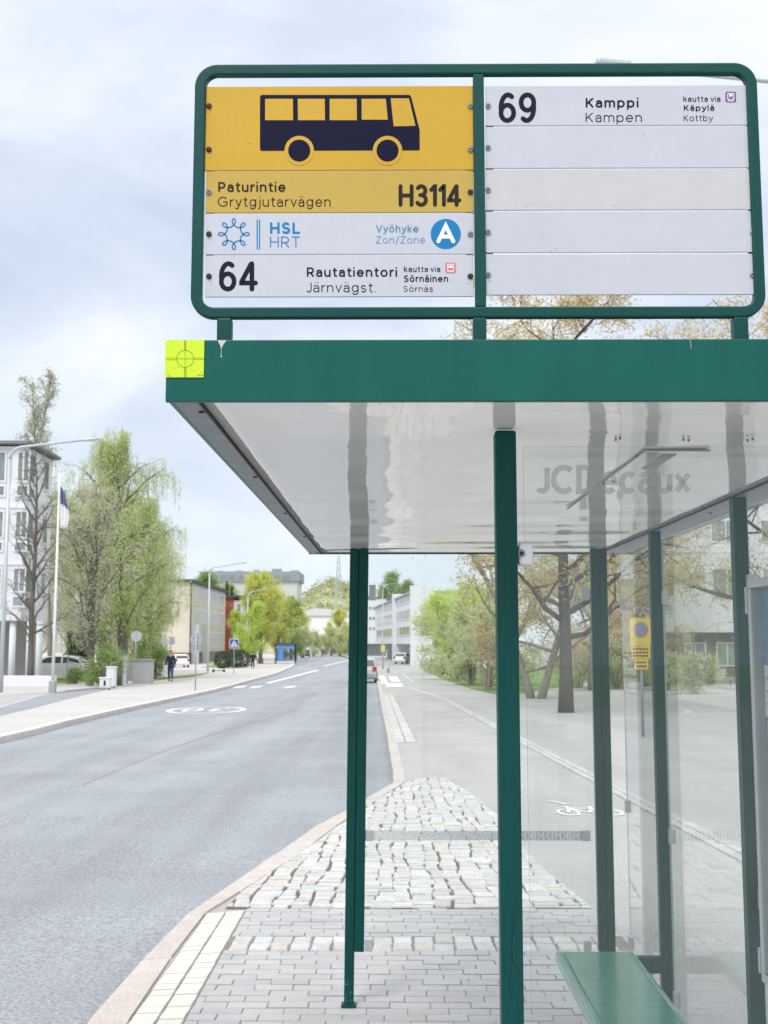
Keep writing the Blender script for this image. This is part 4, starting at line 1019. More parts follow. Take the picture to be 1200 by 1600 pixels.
def grow(seed, H, r0, cw, clear, prof, up=0.5, nl=14, sub=5, sub2=4, droop=0.0, forks=1, lean=0.06, wob=0.15, twig=0.010):
    rg = random.Random(seed); tb = MB(); anchors = []
    def path(p, d, L, n, bend, wv):
        pts = [p]; d = d.normalized()
        for _ in range(n):
            d = (d + Vector((rg.gauss(0, wv), rg.gauss(0, wv), rg.gauss(0, wv) + bend))).normalized(); pts.append(pts[-1] + d * (L / n))
        return pts
    def at(pts, u):
        k = min(len(pts) - 2, int(u * (len(pts) - 1))); f = u * (len(pts) - 1) - k; return pts[k].lerp(pts[k + 1], f), (pts[k + 1] - pts[k]).normalized()
    for fk in range(forks):
        a0 = rg.uniform(0, 6.28); ln = lean if forks == 1 else lean + rg.uniform(.05, .22)
        base = Vector((0, 0, -0.25)) if forks == 1 else Vector((math.cos(a0) * r0 * .6, math.sin(a0) * r0 * .6, -0.25))
        Hf = H * (1 if fk == 0 else rg.uniform(.78, .97))
        tp = path(base, Vector((math.cos(a0) * ln, math.sin(a0) * ln, 1)), (Hf + .25) * .97, 9, 0.05, wob * .25)
        rr = r0 if forks == 1 else r0 * rg.uniform(.55, .8)
        rad = lambda u: rr * (1.25 if u < .03 else 1) * (1 - u) ** 0.8 + twig
        tb.tube(tp, [rad(i / 9) for i in range(10)], 8)
        n_l = max(3, nl // forks if forks > 1 else nl)
        for i in range(n_l):
            u = clear + (0.97 - clear) * ((i + rg.uniform(.1, .9)) / n_l); p, td = at(tp, u)
            az = i * 2.4 + rg.uniform(-.5, .5); L = cw / 2 * prof((u - clear) / (1 - clear)) * rg.uniform(.75, 1.15)
            if L < .15: continue
            el = up + 0.45 * u + rg.uniform(-.15, .2)
            d = Vector((math.cos(az) * math.cos(el), math.sin(az) * math.cos(el), math.sin(el)))
            lp = path(p, d, L, 5, 0.03 if not droop else -0.05, wob); r1 = min(rad(u) * .6, .03 + L * .014)
            tb.tube(lp, [r1 * (1 - k / 5) + twig for k in range(6)], 5, cap=False)
            for j in range(sub):
                u2 = 0.22 + 0.78 * (j + rg.uniform(0, 1)) / sub; p2, d2 = at(lp, min(.999, u2))
                q = Vector((rg.gauss(0, 1), rg.gauss(0, 1), rg.gauss(0.15, .6))).normalized()
                L2 = L * rg.uniform(.25, .5) * (1.15 - .5 * u2)
                sp = path(p2, d2 * .6 + q * .8, L2, 3, 0.0 if not droop else -.18, wob); r2 = max(twig, r1 * (1 - u2) * .7)
                tb.tube(sp, [r2, r2 * .8, r2 * .6, twig * .6], 4, cap=False)
                for k in range(sub2):
                    u3 = .3 + .7 * (k + rg.uniform(0, 1)) / sub2; p3, d3 = at(sp, min(.999, u3))
                    q = Vector((rg.gauss(0, 1), rg.gauss(0, 1), rg.gauss(.1, .7))).normalized(); L3 = max(.25, L2 * rg.uniform(.3, .6))
                    wp = path(p3, d3 * .5 + q * .8, L3, 2, 0.0, wob)
                    if droop:
                        e = wp[-1]; dl = droop * rg.uniform(.35, 1.1); sw = Vector((rg.gauss(0, .06), rg.gauss(0, .06), 0))
                        wp = wp[:2] + [e, e + Vector((0, 0, -dl * .5)) + sw * dl, e + Vector((0, 0, -dl)) + sw * dl * 1.5]
                    tb.tube(wp, [twig * .8] + [twig * .55] * (len(wp) - 1), 3, cap=False)
                    anchors.append(wp)
    return tb, anchors
def sample(anchors, n, spread, rg, bias=0.35):
    out = []
    for _ in range(n):
        w_ = anchors[int(rg.integers(len(anchors)))]; u = bias + (1 - bias) * rg.random(); f = u * (len(w_) - 1); k = min(len(w_) - 2, int(f))
        p = w_[k].lerp(w_[k + 1], f - k); out.append((p.x + rg.normal() * spread, p.y + rg.normal() * spread, p.z + rg.normal() * spread))
    return out
OVAL = lambda t: (0.55 + 1.0 * t) if t < .35 else max(.12, 1.0 - ((t - .35) / .65) ** 2 * .85)
CONE = lambda t: max(.08, 1.0 - t)
TALL = lambda t: max(.1, 0.8 - 0.6 * abs(t - .35))
ROUND = lambda t: max(.15, math.sin(math.pi * min(1, .18 + .8 * t)))
def tree(name, loc, label, cat, leafm, bark, seed, H, r0, cw, clear, prof, n, leaf, spread, group=None, **kw):
    vert = kw.pop('vert', 0.0); kidn = kw.pop('kid', ('trunk', 'crown'))
    root = thing(name, (0, 0, 0), label, cat, group); rg = np.random.default_rng(seed)
    tb, an = grow(seed, H, r0, cw, clear, prof, **kw)
    tb.build(kidn[0], bark, root, smooth=True)
    if n: leaf_mesh(kidn[1], sample(an, n, spread, rg), leaf, leafm, rg, root, vert=vert)
    root.location = loc; root.rotation_euler.z = random.Random(seed).uniform(0, 6.28)
    return root
def again(root, loc, label, rz, s=1.0, sz=None, group=None):
    c = copy_tree(root); c.location = loc; c.rotation_euler.z = rz; c.scale = (s, s, sz or s); c['label'] = label
    if group: c['group'] = group
    return c
def gp(px, Y, dz=0.0):
    p = on_y(px, 1003, Y); return Vector((p.x, Y, gz(Y) + dz))
def hz(py, Y): return on_y(600, py, Y).z

# right of the shelter: maples coming into blossom, shrubs, a tall thicket
G_R = 'trees behind the cycle path'
ma = tree('maple_tree', on_g(882, 1099).to_3d() if False else gp(882, 31.5), 'brown budding maple with a thick dark trunk seen through the near glass pane', 'tree', L_MAPLE, mat('maple_bark', (0.10, 0.09, 0.075), 0.9, var=0.4, vscale=9, stretch=(3, 3, 0.6), bump=0.8, bscale=14, bdist=0.04), 21, 11.9, .20, 11.5, .17, OVAL, 26000, .062, .15, G_R, nl=24, sub=8, sub2=7, up=.12, wob=.22, twig=.009)
again(ma, gp(1250, 35), 'brown budding maple whose crown shows below the right half of the stop sign', 2.1, 1.06, group=G_R)
mb_ = tree('maple_tree', gp(836, 41), 'slimmer brown maple with twin stems left of the thick dark maple trunk', 'tree', L_MAPLE, BARKG, 22, 10.5, .22, 8.5, .10, OVAL, 22000, .065, .16, G_R, nl=30, sub=7, sub2=6, up=.3, forks=2, wob=.2)
again(mb_, gp(925, 50), 'budding tree right behind the far right corner post of the shelter', 1.3, 1.05, group=G_R)
again(mb_, gp(1010, 56), 'brown budding tree behind the yellow no parking sign', 4.0, 1.1, group=G_R)
G_S = 'shrubs of the green thicket'
s1 = tree('shrub', gp(760, 50), 'leafy shrub at the near end of the thicket beside the main post', 'shrub', L_SHRUB, BARKG, 31, 3.6, .07, 4.2, .03, ROUND, 6500, .085, .16, G_S, nl=20, sub=5, sub2=4, forks=5, up=.7, kid=('stem', 'foliage'))
again(s1, gp(735, 58), 'pale green shrub in the middle of the thicket, second from the main post', 1.9, 1.15, group=G_S)
again(s1, gp(716, 70), 'bushy shrub of the thicket between the middle shrub and the white fin wall', 3.7, 1.3, group=G_S)
again(s1, gp(690, 86), 'shrub of the thicket nearest the white apartment block', 5.2, 1.3, group=G_S)
again(s1, gp(780, 58), 'shrub of the thicket partly hidden behind the main green post', 0.7, 1.2, group=G_S)
t2 = tree('young_tree', gp(715, 64), 'slender yellow green young tree rising from the thicket', 'tree', L_LIME, BARKG, 33, 5.6, .09, 4.4, .25, OVAL, 5000, .10, .2, 'young trees in the thicket', nl=14, sub=5, sub2=4, forks=2, up=.6)
again(t2, gp(752, 56), 'yellow green young tree closest to the main post above the thicket', 2.2, .98, group='young trees in the thicket')
again(t2, gp(696, 92), 'yellow green young tree in front of the white apartment block end', 4.2, 1.2, group='young trees in the thicket')
gh = tree('hedge_shrub', gp(1085, 46), 'low green shrub on the lawn seen through the right glass panes', 'shrub', L_SHRUB, BARKG, 35, 1.3, .04, 2.6, .03, ROUND, 2500, .08, .12, 'low shrubs on the lawn', nl=16, sub=4, sub2=3, forks=5, up=.6, kid=('stem', 'foliage'))
again(gh, gp(1040, 50), 'low green shrub on the lawn beside the yellow sign post', 2.0, 1.0, group='low shrubs on the lawn')
again(gh, gp(960, 52), 'low green shrub between the two right hand shelter posts', 1.0, 1.3, group='low shrubs on the lawn')
again(gh, gp(905, 54), 'low green shrub right of the thick maple trunk', 3.0, 1.2, group='low shrubs on the lawn')

# left of the street
tree('bare_tree', gp(50, 56), 'bare dark tree in front of the white bay windowed building', 'tree', None, BARK, 41, 12.2, .155, 6.0, .16, TALL, 0, .1, .1, None, nl=30, sub=7, sub2=5, up=.6, twig=.012)
tree('tall_birch', gp(80, 74), 'tall sparse birch standing above the roof of the white building', 'tree', L_PALE, BARKG, 42, 20.6, .18, 5.0, .35, TALL, 3600, .10, .2, 'tall sparse birches', nl=30, sub=6, sub2=4, up=.6, twig=.012)
tbx = tree('tall_birch', gp(16, 80), 'tall thin nearly leafless birch at the left edge behind the roof', 'tree', L_DULL, BARKG, 43, 23.0, .18, 5.6, .35, TALL, 3600, .085, .2, 'tall sparse birches', nl=34, sub=7, sub2=5, up=.8, twig=.022)
tree('multi_stem_tree', gp(143, 58), 'dark double stemmed tree beside the low railing', 'tree', L_DULL, BARK, 44, 9.6, .19, 8.2, .16, OVAL, 11000, .075, .16, None, nl=24, sub=7, sub2=6, forks=2, up=.75, twig=.013)
wb = tree('weeping_birch', gp(196, 68), 'tallest weeping birch with fresh green hanging twigs behind the stone gate pillars', 'tree', L_BIRCH, BARK, 45, 15.2, .34, 9.6, .15, OVAL, 34000, .075, .09, None, nl=30, sub=8, sub2=6, droop=1.7, up=.72, vert=.5, twig=.008)
again(wb, gp(240, 76), 'smaller weeping birch right of the tall one, reaching toward the beige building', 2.2, .80, group='weeping birches')
again(wb, gp(158, 80), 'weeping birch partly hidden behind the double stemmed tree', 4.1, .92, group='weeping birches')
wb['group'] = 'weeping birches'
G_B = 'budding trees behind the birch'
bt = tree('budding_tree', gp(110, 92), 'grey green budding tree behind the flagpole', 'tree', L_DULL, BARKG, 46, 15.0, .24, 10.5, .08, OVAL, 20000, .10, .30, G_B, nl=28, sub=7, sub2=6, up=.6, twig=.016)
again(bt, gp(170, 96), 'grey green budding tree directly behind the double stemmed tree', 1.2, 0.92, group=G_B)
again(bt, gp(232, 100), 'grey green budding tree between the weeping birch and the beige building', 2.6, 0.80, group=G_B)
again(bt, gp(128, 84), 'grey green budding tree filling the gap left of the weeping birch', 5.3, .80, group=G_B)
again(bt, gp(216, 86), 'grey green budding tree filling the gap right of the weeping birch trunk', 0.4, .74, group=G_B)
again(bt, gp(62, 100), 'grey green budding tree behind the corner of the white building', 4.2, 0.9, group=G_B)
ds = tree('hedge_shrub', gp(128, 78), 'dark evergreen shrub behind the low railing', 'shrub', L_DARK, BARK, 47, 3.0, .06, 4.0, .03, ROUND, 4000, .10, .14, 'hedge shrubs along the left path', nl=18, sub=5, sub2=4, forks=5, up=.6, kid=('stem', 'foliage'))
gs = tree('hedge_shrub', gp(166, 56), 'bright green shrub beside the white utility cabinets', 'shrub', L_GREEN, BARKG, 48, 1.9, .05, 2.4, .03, ROUND, 3000, .08, .12, 'hedge shrubs along the left path', nl=18, sub=5, sub2=4, forks=5, up=.6, kid=('stem', 'foliage'))
again(gs, gp(243, 72), 'olive hedge shrub right of the stone gate pillars', 2.0, 1.25, .95, group='hedge shrubs along the left path')
again(gs, gp(226, 76), 'olive hedge shrub behind the stone gate pillars', 3.4, 1.3, 1.2, group='hedge shrubs along the left path')
again(gs, gp(120, 60), 'green shrub in front of the white parked hatchback', 3.9, .6, .42, group='hedge shrubs along the left path')
G_Y = 'spring trees along the far street'
ya = tree('spring_tree', gp(408, 150), 'large yellow green maple beyond the red building', 'tree', L_YEL, BARK, 51, 11.6, .28, 7.8, .12, OVAL, 15000, .14, .32, G_Y, nl=22, sub=7, sub2=6, up=.5, twig=.016)
again(ya, gp(436, 172), 'yellow green maple right of the large one above the bus shelter', 1.5, .92, group=G_Y)
again(ya, gp(398, 190), 'orange tinted maple top rising behind the large yellow green maple', 3.1, 1.22, group=G_Y)
yl = tree('spring_tree', gp(386, 128), 'small bright lime green tree in front of the large yellow green maple', 'tree', L_LIME, BARKG, 52, 7.4, .13, 4.0, .12, OVAL, 9000, .11, .2, G_Y, nl=18, sub=6, sub2=5, up=.8, twig=.013)
again(yl, gp(378, 150), 'thin lime green tree right of the red brick wall', 2.4, .95, group=G_Y)
yg = tree('spring_tree', gp(455, 185), 'darker green tree at the right end of the far row', 'tree', L_GREEN, BARK, 53, 10.2, .24, 6.4, .04, ROUND, 11000, .15, .3, G_Y, nl=16, sub=5, sub2=4, up=.5, twig=.02)
again(yg, gp(316, 205), 'green tree showing above the roof of the beige building', 1.1, 1.5, group=G_Y)
again(yg, gp(345, 215), 'second green tree above the beige roof, nearer the red building', 2.7, 1.35, group=G_Y)
G_F = 'small trees at the end of the street'
for k_, (px_, Y_, rz_k, sc_k, lb) in enumerate(((474, 212, 4.4, 1.5, 'pale bush at the end of the street beside the blue car'), (490, 228, 5.0, 1.35, 'pale bush at the street end before the left part of the white hall'),
        (503, 236, 1.0, 1.15, 'low pale bush at the middle of the street end'), (517, 240, 0.4, 1.6, 'pale bush at the street end left of the lattice mast'), (531, 236, 1.4, 1.3, 'pale bush at the street end below the lattice mast'), (546, 232, 2.4, 1.7, 'pale bush at the street end touching the shelter posts'))):
    again(s1, gp(px_, Y_), lb, rz_k, sc_k, group=G_F)
yz = again(yl, gp(510, 262), 'slim lime tree at the street end in front of the white hall', 0.8, 1.0, group=G_F)
again(ya, gp(538, 285), 'yellow green tree at the street end under the lattice mast', 0.3, .95, group=G_F)
again(ya, gp(468, 250), 'yellow green tree at the street end left of the white hall', 2.2, .85, group=G_F)
again(yg, gp(600, 330), 'tree on the skyline behind the white apartment block', 1.9, 2.25, group=G_F)
again(yg, gp(628, 240), 'dark tree top peeping over the roof of the apartment block', 2.9, 1.55, group=G_F)
def spruce(loc, H, wd, label):
    r = thing('spruce_tree', (0, 0, 0), label, 'tree', 'spruces behind the beige building'); rg = np.random.default_rng(5)
    MB().tube([(0, 0, -.3), (0, 0, H * .97)], [.2, .03], 7).build('trunk', BARK, r)
    cs = []
    for i in range(3500):
        t = rg.random() ** .7; z = H * (0.08 + .92 * (1 - t)) if False else H * (1 - t * .92); lay = (z * 1.6) % 1.0
        rr = wd / 2 * t * (0.55 + .45 * (1 - lay)) * rg.random() ** .4; a = rg.uniform(0, 6.283); cs.append((rr * math.cos(a), rr * math.sin(a), z - rr * .25))
    leaf_mesh('crown', cs, .22, L_DARK, rg, r, vert=.1); r.location = loc; return r
sp_ = spruce(gp(353, 192), 13.2, 3.6, 'dark spruce behind the far end of the beige building')
again(sp_, gp(361, 196), 'dark spruce just left of the yellow maple crown', 1, .95, group='spruces behind the beige building')
def ball(px, Y, r, label):
    p = gp(px, Y); rg = np.random.default_rng(int(px)); o = thing('clipped_bush', p, label, 'bush', 'clipped round bushes on the lawn')
    MB().tube([p, p + Vector((0, 0, r))], [.06, .04], 6).build('stem', BARK, o)
    cs = []
    for _ in range(1800):
        d = rg.normal(size=3); d /= np.linalg.norm(d); q = d * r * (0.75 + .28 * rg.random()); cs.append((p.x + q[0] * 1.05, p.y + q[1], p.z + r * .95 + q[2]))
    leaf_mesh('foliage', cs, .10, L_GREEN if False else L_DARK, rg, o); return o
ball(349, 118, .95, 'clipped round bush on the lawn left of the crossing sign')
ball(366, 122, 1.05, 'clipped round bush directly behind the crossing sign')
ball(376, 124, 1.05, 'clipped round bush right of the crossing sign before the white car')

# ------------------------------------------------------------------ buildings
def frame_m(o, ux, n):
    ux = Vector(ux).normalized(); n = Vector(n).normalized(); return Matrix(((ux.x, n.x, 0, o[0]), (ux.y, n.y, 0, o[1]), (ux.z, n.z, 1, o[2]), (0, 0, 0, 1)))
def window(parent, o, ux, n, wd, h, mull=1, trans=None, pane=None, t=.07, fm=None):
    M = frame_m(o, ux, n); mb = MB()
    mb.box(0, wd, 0, .06, 0, t, 0, M); mb.box(0, wd, 0, .06, h - t, h, 0, M); mb.box(0, t, 0, .06, t, h - t, 0, M); mb.box(wd - t, wd, 0, .06, t, h - t, 0, M)
    for i in range(1, mull): x = wd * i / mull; mb.box(x - t * .45, x + t * .45, 0, .055, t, h - t, 0, M)
    if trans: mb.box(t, wd - t, 0, .052, h * trans - t * .5, h * trans + t * .5, 0, M)
    f = mb.build('window', fm or WINF, parent)
    MB().box(t * .5, wd - t * .5, .012, .03, t * .5, h - t * .5, 0, M).build('pane', pane or PANE, f)
    return f
# white apartment building on the left
a = on_y(42, 690, 58.0); Xb = a.x; zt2 = a.z
wb_ = thing('apartment_building', (Xb - 6, 60, gz(58)), 'white bay windowed apartment building raised on columns at the left edge', 'building')
zb2 = hz(970, 58)
MB().box(Xb - 14, Xb, 58, 62.6, zb2, zt2 - .25).build('wall', WALLW, wb_)
MB().box(Xb - 14.4, Xb + .35, 57.6, 63.0, zt2 - .18, zt2).build('roof', mat('grey_roof_edge', (0.20, 0.21, 0.22), .7), wb_, bevel=.03)
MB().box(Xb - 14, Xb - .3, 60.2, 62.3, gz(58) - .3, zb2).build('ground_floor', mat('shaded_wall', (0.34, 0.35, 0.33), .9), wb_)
for px in (19, 46, 61, -20): 
    p = on_y(px, 1003, 58.25); MB().tube([(p.x, 58.3, gz(58) - .2), (p.x, 58.3, zb2)], .17, 12).build('column', WALLW, wb_, smooth=True)
pxm = 58.0 / F
for (ya, yb, yl0, yl1) in ((704, 753, 757, 776), (797, 841, 845, 862), (886, 926, 930, 949)):
    zA, zB, zC, zD = hz(yb, 58), hz(ya, 58), hz(yl1, 58), hz(yl0, 58)
    for xa, xb_ in ((20, 41), (-22, 4), (6, 11)):
        A0, A1 = on_y(xa, 900, 58).x, on_y(xb_, 900, 58).x
        window(wb_, (A0, 58, zA), (1, 0, 0), (0, -1, 0), A1 - A0, zB - zA, 1 if xb_ - xa < 15 else 2, .0, t=.09)
        if xb_ - xa > 15: window(wb_, (A0, 58, zC), (1, 0, 0), (0, -1, 0), A1 - A0, zD - zC, 1, t=.09)
    window(wb_, (Xb, 58.3, zA), (0, 1, 0), (1, 0, 0), 1.15, zB - zA, 1, t=.09)
    window(wb_, (Xb, 58.3, zC), (0, 1, 0), (1, 0, 0), 1.15, zD - zC, 1, t=.09)
    window(wb_, (Xb, 61.0, zA), (0, 1, 0), (1, 0, 0), .9, zB - zA, 1, t=.09)
    MB().box(Xb - 13.9, Xb + .05, 57.94, 57.998, zB + .12, zB + .24).build('sill_band', WINF, wb_)
# beige building
B0 = on_y(296, 1003, 146.0); bz = gz(150); bt_ = hz(905, 146)
bb = thing('apartment_building', (B0.x - 6, 160, bz), 'long beige three storey building with dark roof edge and brown plinth', 'building')
MB().box(B0.x - 12, B0.x, 146, 177, bz + 1.5, bt_ - .4).build('wall', WALLB, bb)
MB().box(B0.x - 11.9, B0.x - .1, 146.1, 176.9, bz - .4, bz + 1.5).build('plinth', WALLP, bb)
MB().box(B0.x - 12.4, B0.x + .4, 145.6, 177.4, bt_ - .4, bt_).build('roof', ROOFD, bb)
MB().tube([(B0.x + .12, 145.9, bz + .2), (B0.x + .12, 145.9, bt_ - .45)], .09, 8).build('downpipe', ROOFD, bb)
fh = (bt_ - bz - 2.2) / 3
for k in range(3):
    z0_ = bz + 1.9 + k * fh
    for j in range(4):
        y0_ = 149.5 + j * 6.9
        window(bb, (B0.x, y0_, z0_ + .55), (0, 1, 0), (1, 0, 0), 5.2, fh * .62, 5, pane=PANEB, t=.14)
        MB().box(B0.x, B0.x + .05, y0_, y0_ + 5.2, z0_ + .05, z0_ + .45).build('spandrel', mat('pale_spandrel', (0.70, 0.66, 0.56), .8), bb)
for y_ in (147.6, 156.0): MB().box(B0.x, B0.x + .9, y_ + .0, y_ + .5, bz, bz + 5.2).build('pilaster', WALLW, bb)
# red brick building
rz_ = gz(178); r0_, r1_, r2_ = on_y(350.5, 1003, 179).x, on_y(364, 1003, 179).x, on_y(378, 1003, 179).x; rt = hz(930, 179)
rbd = thing('apartment_building', ((r0_ + r2_) / 2, 184, rz_), 'red brick building with a white bay beside the beige building', 'building')
MB().box(r0_ - 3, r1_, 179, 190, rz_ - .4, rt - .4).build('brick_wall', WALLR, rbd)
MB().box(r1_ + .003, r2_, 179.1, 190, rz_ - .4, rt - .8).build('bay', WALLW, rbd)
MB().box(r0_ - 3.4, r2_ + .5, 178.6, 190.4, rt - .4, rt).build('roof', ROOFD, rbd)
for k in range(3): window(rbd, (r1_ + .5, 179.1, rz_ + 1.9 + k * 2.7), (1, 0, 0), (0, -1, 0), .7, 1.7, 1, t=.1)
# far office block on the ridge
f0, f1 = on_y(318, 1003, 480).x, on_y(467, 1003, 480).x
fo = thing('office_block', ((f0 + f1) / 2, 490, gz(480)), 'long grey office block on the skyline with a dark upper storey', 'building')
MB().box(f0, f1 - 1, 480, 505, gz(480) - 1, hz(908, 480)).build('wall', mat('pale_cladding', (0.62, 0.63, 0.65), .8), fo)
MB().box(f0 - 2, f1, 479, 506, hz(908, 480) + .01, hz(893, 480)).build('upper_storey', WALLG, fo)
for k in range(9):
    x_ = f0 + 3 + k * (f1 - f0 - 6) / 9; MB().box(x_, x_ + 2.6, 478.85, 478.99, hz(905, 480), hz(899, 480)).build('window', PANE, fo)
rr_ = random.Random(4)
for k in range(5):
    x_ = f0 + 4 + k * 8; MB().box(x_, x_ + rr_.uniform(2, 4), 488, 493, hz(893, 480) + .01, hz(893, 480) + rr_.uniform(.8, 2.0)).build('roof_unit', WALLG, fo, bevel=.1)
# white hall below the hill
h0_, h1_ = on_y(463, 1003, 320).x, on_y(560, 1003, 320).x
hl = thing('hall', ((h0_ + h1_) / 2, 330, gz(320)), 'broad white hall at the end of the street below the hill', 'building')
MB().box(h0_, h1_, 320, 350, gz(320) - .5, hz(962, 320)).build('wall', mat('bright_white_cladding', (0.86, 0.87, 0.90), .7), hl)
MB().prism([(h0_ - 1, hz(962, 320) + .01), (h1_ + 1, hz(962, 320) + .01), (h1_ + 1, hz(958, 320)), (h0_ + 5, hz(950, 320))], 319.5, 350.5).build('roof', mat('pale_roof', (0.66, 0.67, 0.70), .7), hl)
for k in range(8):
    x_ = h0_ + 1.5 + k * 2.1; MB().box(x_, x_ + 1.3, 319.93, 319.99, gz(320) + .2, gz(320) + 2.2).build('door', mat('hall_door', (0.45, 0.50, 0.52), .6), hl)
# hill with scrub
hv = []; hf = []; nx_, ny_ = 40, 12
for j in range(ny_ + 1):
    for i in range(nx_ + 1):
        x_ = -75 + 110 * i / nx_; y_ = 380 + 160 * j / ny_
        e = math.sin(math.pi * j / ny_) ** .8; pr = 18 * math.exp(-((x_ + 27) / 15) ** 2) + 15.5 * math.exp(-((x_ + 8) / 22) ** 2) + 8 * math.exp(-((x_ + 55) / 18) ** 2)
        hv.append((x_, y_, gz(400) - .3 + e * pr + .6 * math.sin(x_ * .7) * e))
for j in range(ny_):
    for i in range(nx_): a_ = j * (nx_ + 1) + i; hf.append((a_, a_ + 1, a_ + nx_ + 2, a_ + nx_ + 1))
hm_ = MB().add(hv, hf); hill = tag(hm_.build('hill', mat('hill_ground', (0.36, 0.38, 0.21), .95, var=.25, vscale=.12, var2=.2, v2scale=.5), smooth=True), kind='structure')
rgn = np.random.default_rng(9); cs = []
for _ in range(26000):
    v = hv[int(rgn.integers(len(hv)))]; 
    if v[1] > 470 or v[2] < 3: continue
    k = rgn.normal(size=3) * (1.3, 2.5, .7); cs.append((v[0] + k[0], v[1] + k[1], v[2] + .3 + 1.6 * abs(k[2])))
tag(leaf_mesh('hill_scrub', cs, .75, L_HILL, rgn, None), kind='stuff')
# lattice mast
ms = thing('lattice_mast', gp(528.5, 330), 'thin grey lattice mast rising behind the white hall', 'mast'); bp = gp(528.5, 330); mt = hz(868, 330); mb = MB()
lv = [0, 5, 9.5, 13.5, 17, 20, 22.5, 25, 27.2]; top = mt - bp.z
def leg(s, z): wd = 1.75 * (1 - z / top * .85); return bp + Vector((s[0] * wd, s[1] * wd, z))
cr = [(1, 1), (1, -1), (-1, -1), (-1, 1)]
for s_ in cr: mb.tube([leg(s_, 0), leg(s_, top)], .10, 4)
for q in range(len(lv) - 1):
    z0_, z1_ = lv[q] * top / 28, lv[q + 1] * top / 28
    for i in range(4): mb.tube([leg(cr[i], z0_), leg(cr[(i + 1) % 4], z1_)], .05, 3); mb.tube([leg(cr[i], z1_), leg(cr[(i + 1) % 4], z0_)], .05, 3)
mb.build('lattice', POLEM, ms)
MB().tube([bp + Vector((0, 0, top)), bp + Vector((0, 0, top + 2.2))], .06, 5).build('antenna', POLEM, ms)
# white apartment block on the right
q1 = Vector((on_y(648, 1003, 139).x, 139)); q2 = Vector((on_y(586, 1003, 205).x, 205)); ux = (q2 - q1).normalized(); nn_ = Vector((-ux.y, ux.x)); nn_ = nn_ if nn_.x < 0 else -nn_
ux3, n3 = Vector((ux.x, ux.y, 0)), Vector((nn_.x, nn_.y, 0)); Lb = (q2 - q1).length; gb_ = gz(150); tb_ = hz(917, 139)
ab = thing('apartment_building', (q1.x + 5, 170, gb_), 'white four storey apartment block with window bands and fin walls beyond the thicket', 'building')
M = frame_m((q1.x, q1.y, 0), ux3, n3)
MB().box(.4, Lb, -11, 0, gb_ + 2.6, tb_ - .7, 0, M).build('wall', WALLW, ab)
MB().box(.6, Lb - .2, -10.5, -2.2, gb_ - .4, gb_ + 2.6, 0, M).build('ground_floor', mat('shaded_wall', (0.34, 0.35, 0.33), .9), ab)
MB().box(.2, Lb + .2, -11.2, .25, tb_ - .69, tb_ - .45, 0, M).build('roof', mat('grey_flashing', (0.35, 0.37, 0.40), .6), ab)
for t_ in (0, 25): MB().box(t_ - .35, t_ + .35, -2.5, .55, gb_ - .4, tb_ + .15, 0, M).build('fin_wall', WALLW, ab)
for t0_, t1_ in ((2.0, 23.5), (29, 48), (50, 62)):
    for k in range(3):
        o_ = M @ Vector((t0_, .0, gb_ + 3.65 + k * (tb_ - gb_ - 3.2) / 3)); window(ab, o_, ux3, n3, t1_ - t0_, 1.35, 5, t=.12)
e_ = M @ Vector((.4, 0, 0))
MB().box(q1.x + .5, q1.x + 11, q1.y - .02 - .25, q1.y - .02, gb_ - .4, tb_ - .9).build('end_wall', WALLW, ab)
# end block facing down the street
eb = thing('apartment_building', (on_y(590, 1003, 235).x, 240, gz(235)), 'white corner block with small dark windows beyond the apartment block', 'building')
e0, e1 = on_y(570, 1003, 236).x, on_y(604, 1003, 236).x
MB().box(e0, e1, 236, 250, gz(235) + 2.5, hz(935, 236)).build('wall', WALLW, eb)
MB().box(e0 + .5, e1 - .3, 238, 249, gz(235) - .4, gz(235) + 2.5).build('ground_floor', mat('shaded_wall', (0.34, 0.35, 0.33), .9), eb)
MB().box(e0 - .2, e1 + .2, 235.8, 250.2, hz(935, 236) + .003, hz(933.5, 236)).build('roof', ROOFD, eb)
for k in range(3):
    for xx in (576.5, 582): window(eb, (on_y(xx, 1003, 236).x, 236, hz(953 + k * 16, 236)), (1, 0, 0), (0, -1, 0), .6, .75, 1, t=.06)
# white building at the right, behind the maples
w0 = on_y(1004, 1003, 62).x; wt_ = hz(772, 62)
wr = thing('apartment_building', (w0 + 10, 68, gz(62)), 'white building with dark windows and a brown ground floor seen through the right glass panes', 'building')
MB().box(w0, w0 + 24, 62, 74, hz(988, 62), wt_).build('wall', WALLW, wr)
MB().box(w0 + .4, w0 + 24, 62.6, 73.5, gz(62) - .4, hz(988, 62)).build('ground_floor', mat('brown_ground_floor', (0.22, 0.17, 0.15), .8), wr)
MB().box(w0 - .3, w0 + 24.3, 61.7, 74.3, wt_ + .003, wt_ + .3).build('roof', ROOFD, wr)
for (xa, xb_) in ((1022, 1054), (1112, 1160), (1190, 1240)):
    for (ya, yb) in ((812, 848), (888, 934)):
        A0, A1 = on_y(xa, 900, 62).x, on_y(xb_, 900, 62).x; window(wr, (A0, 62, hz(yb, 62)), (1, 0, 0), (0, -1, 0), A1 - A0, hz(ya, 62) - hz(yb, 62), 2, t=.08)
for xa in (1070, 1120, 1170): A0 = on_y(xa, 900, 62).x; window(wr, (A0, 62.6, gz(62) + .9), (1, 0, 0), (0, -1, 0), 1.2, 1.3, 2, t=.06)

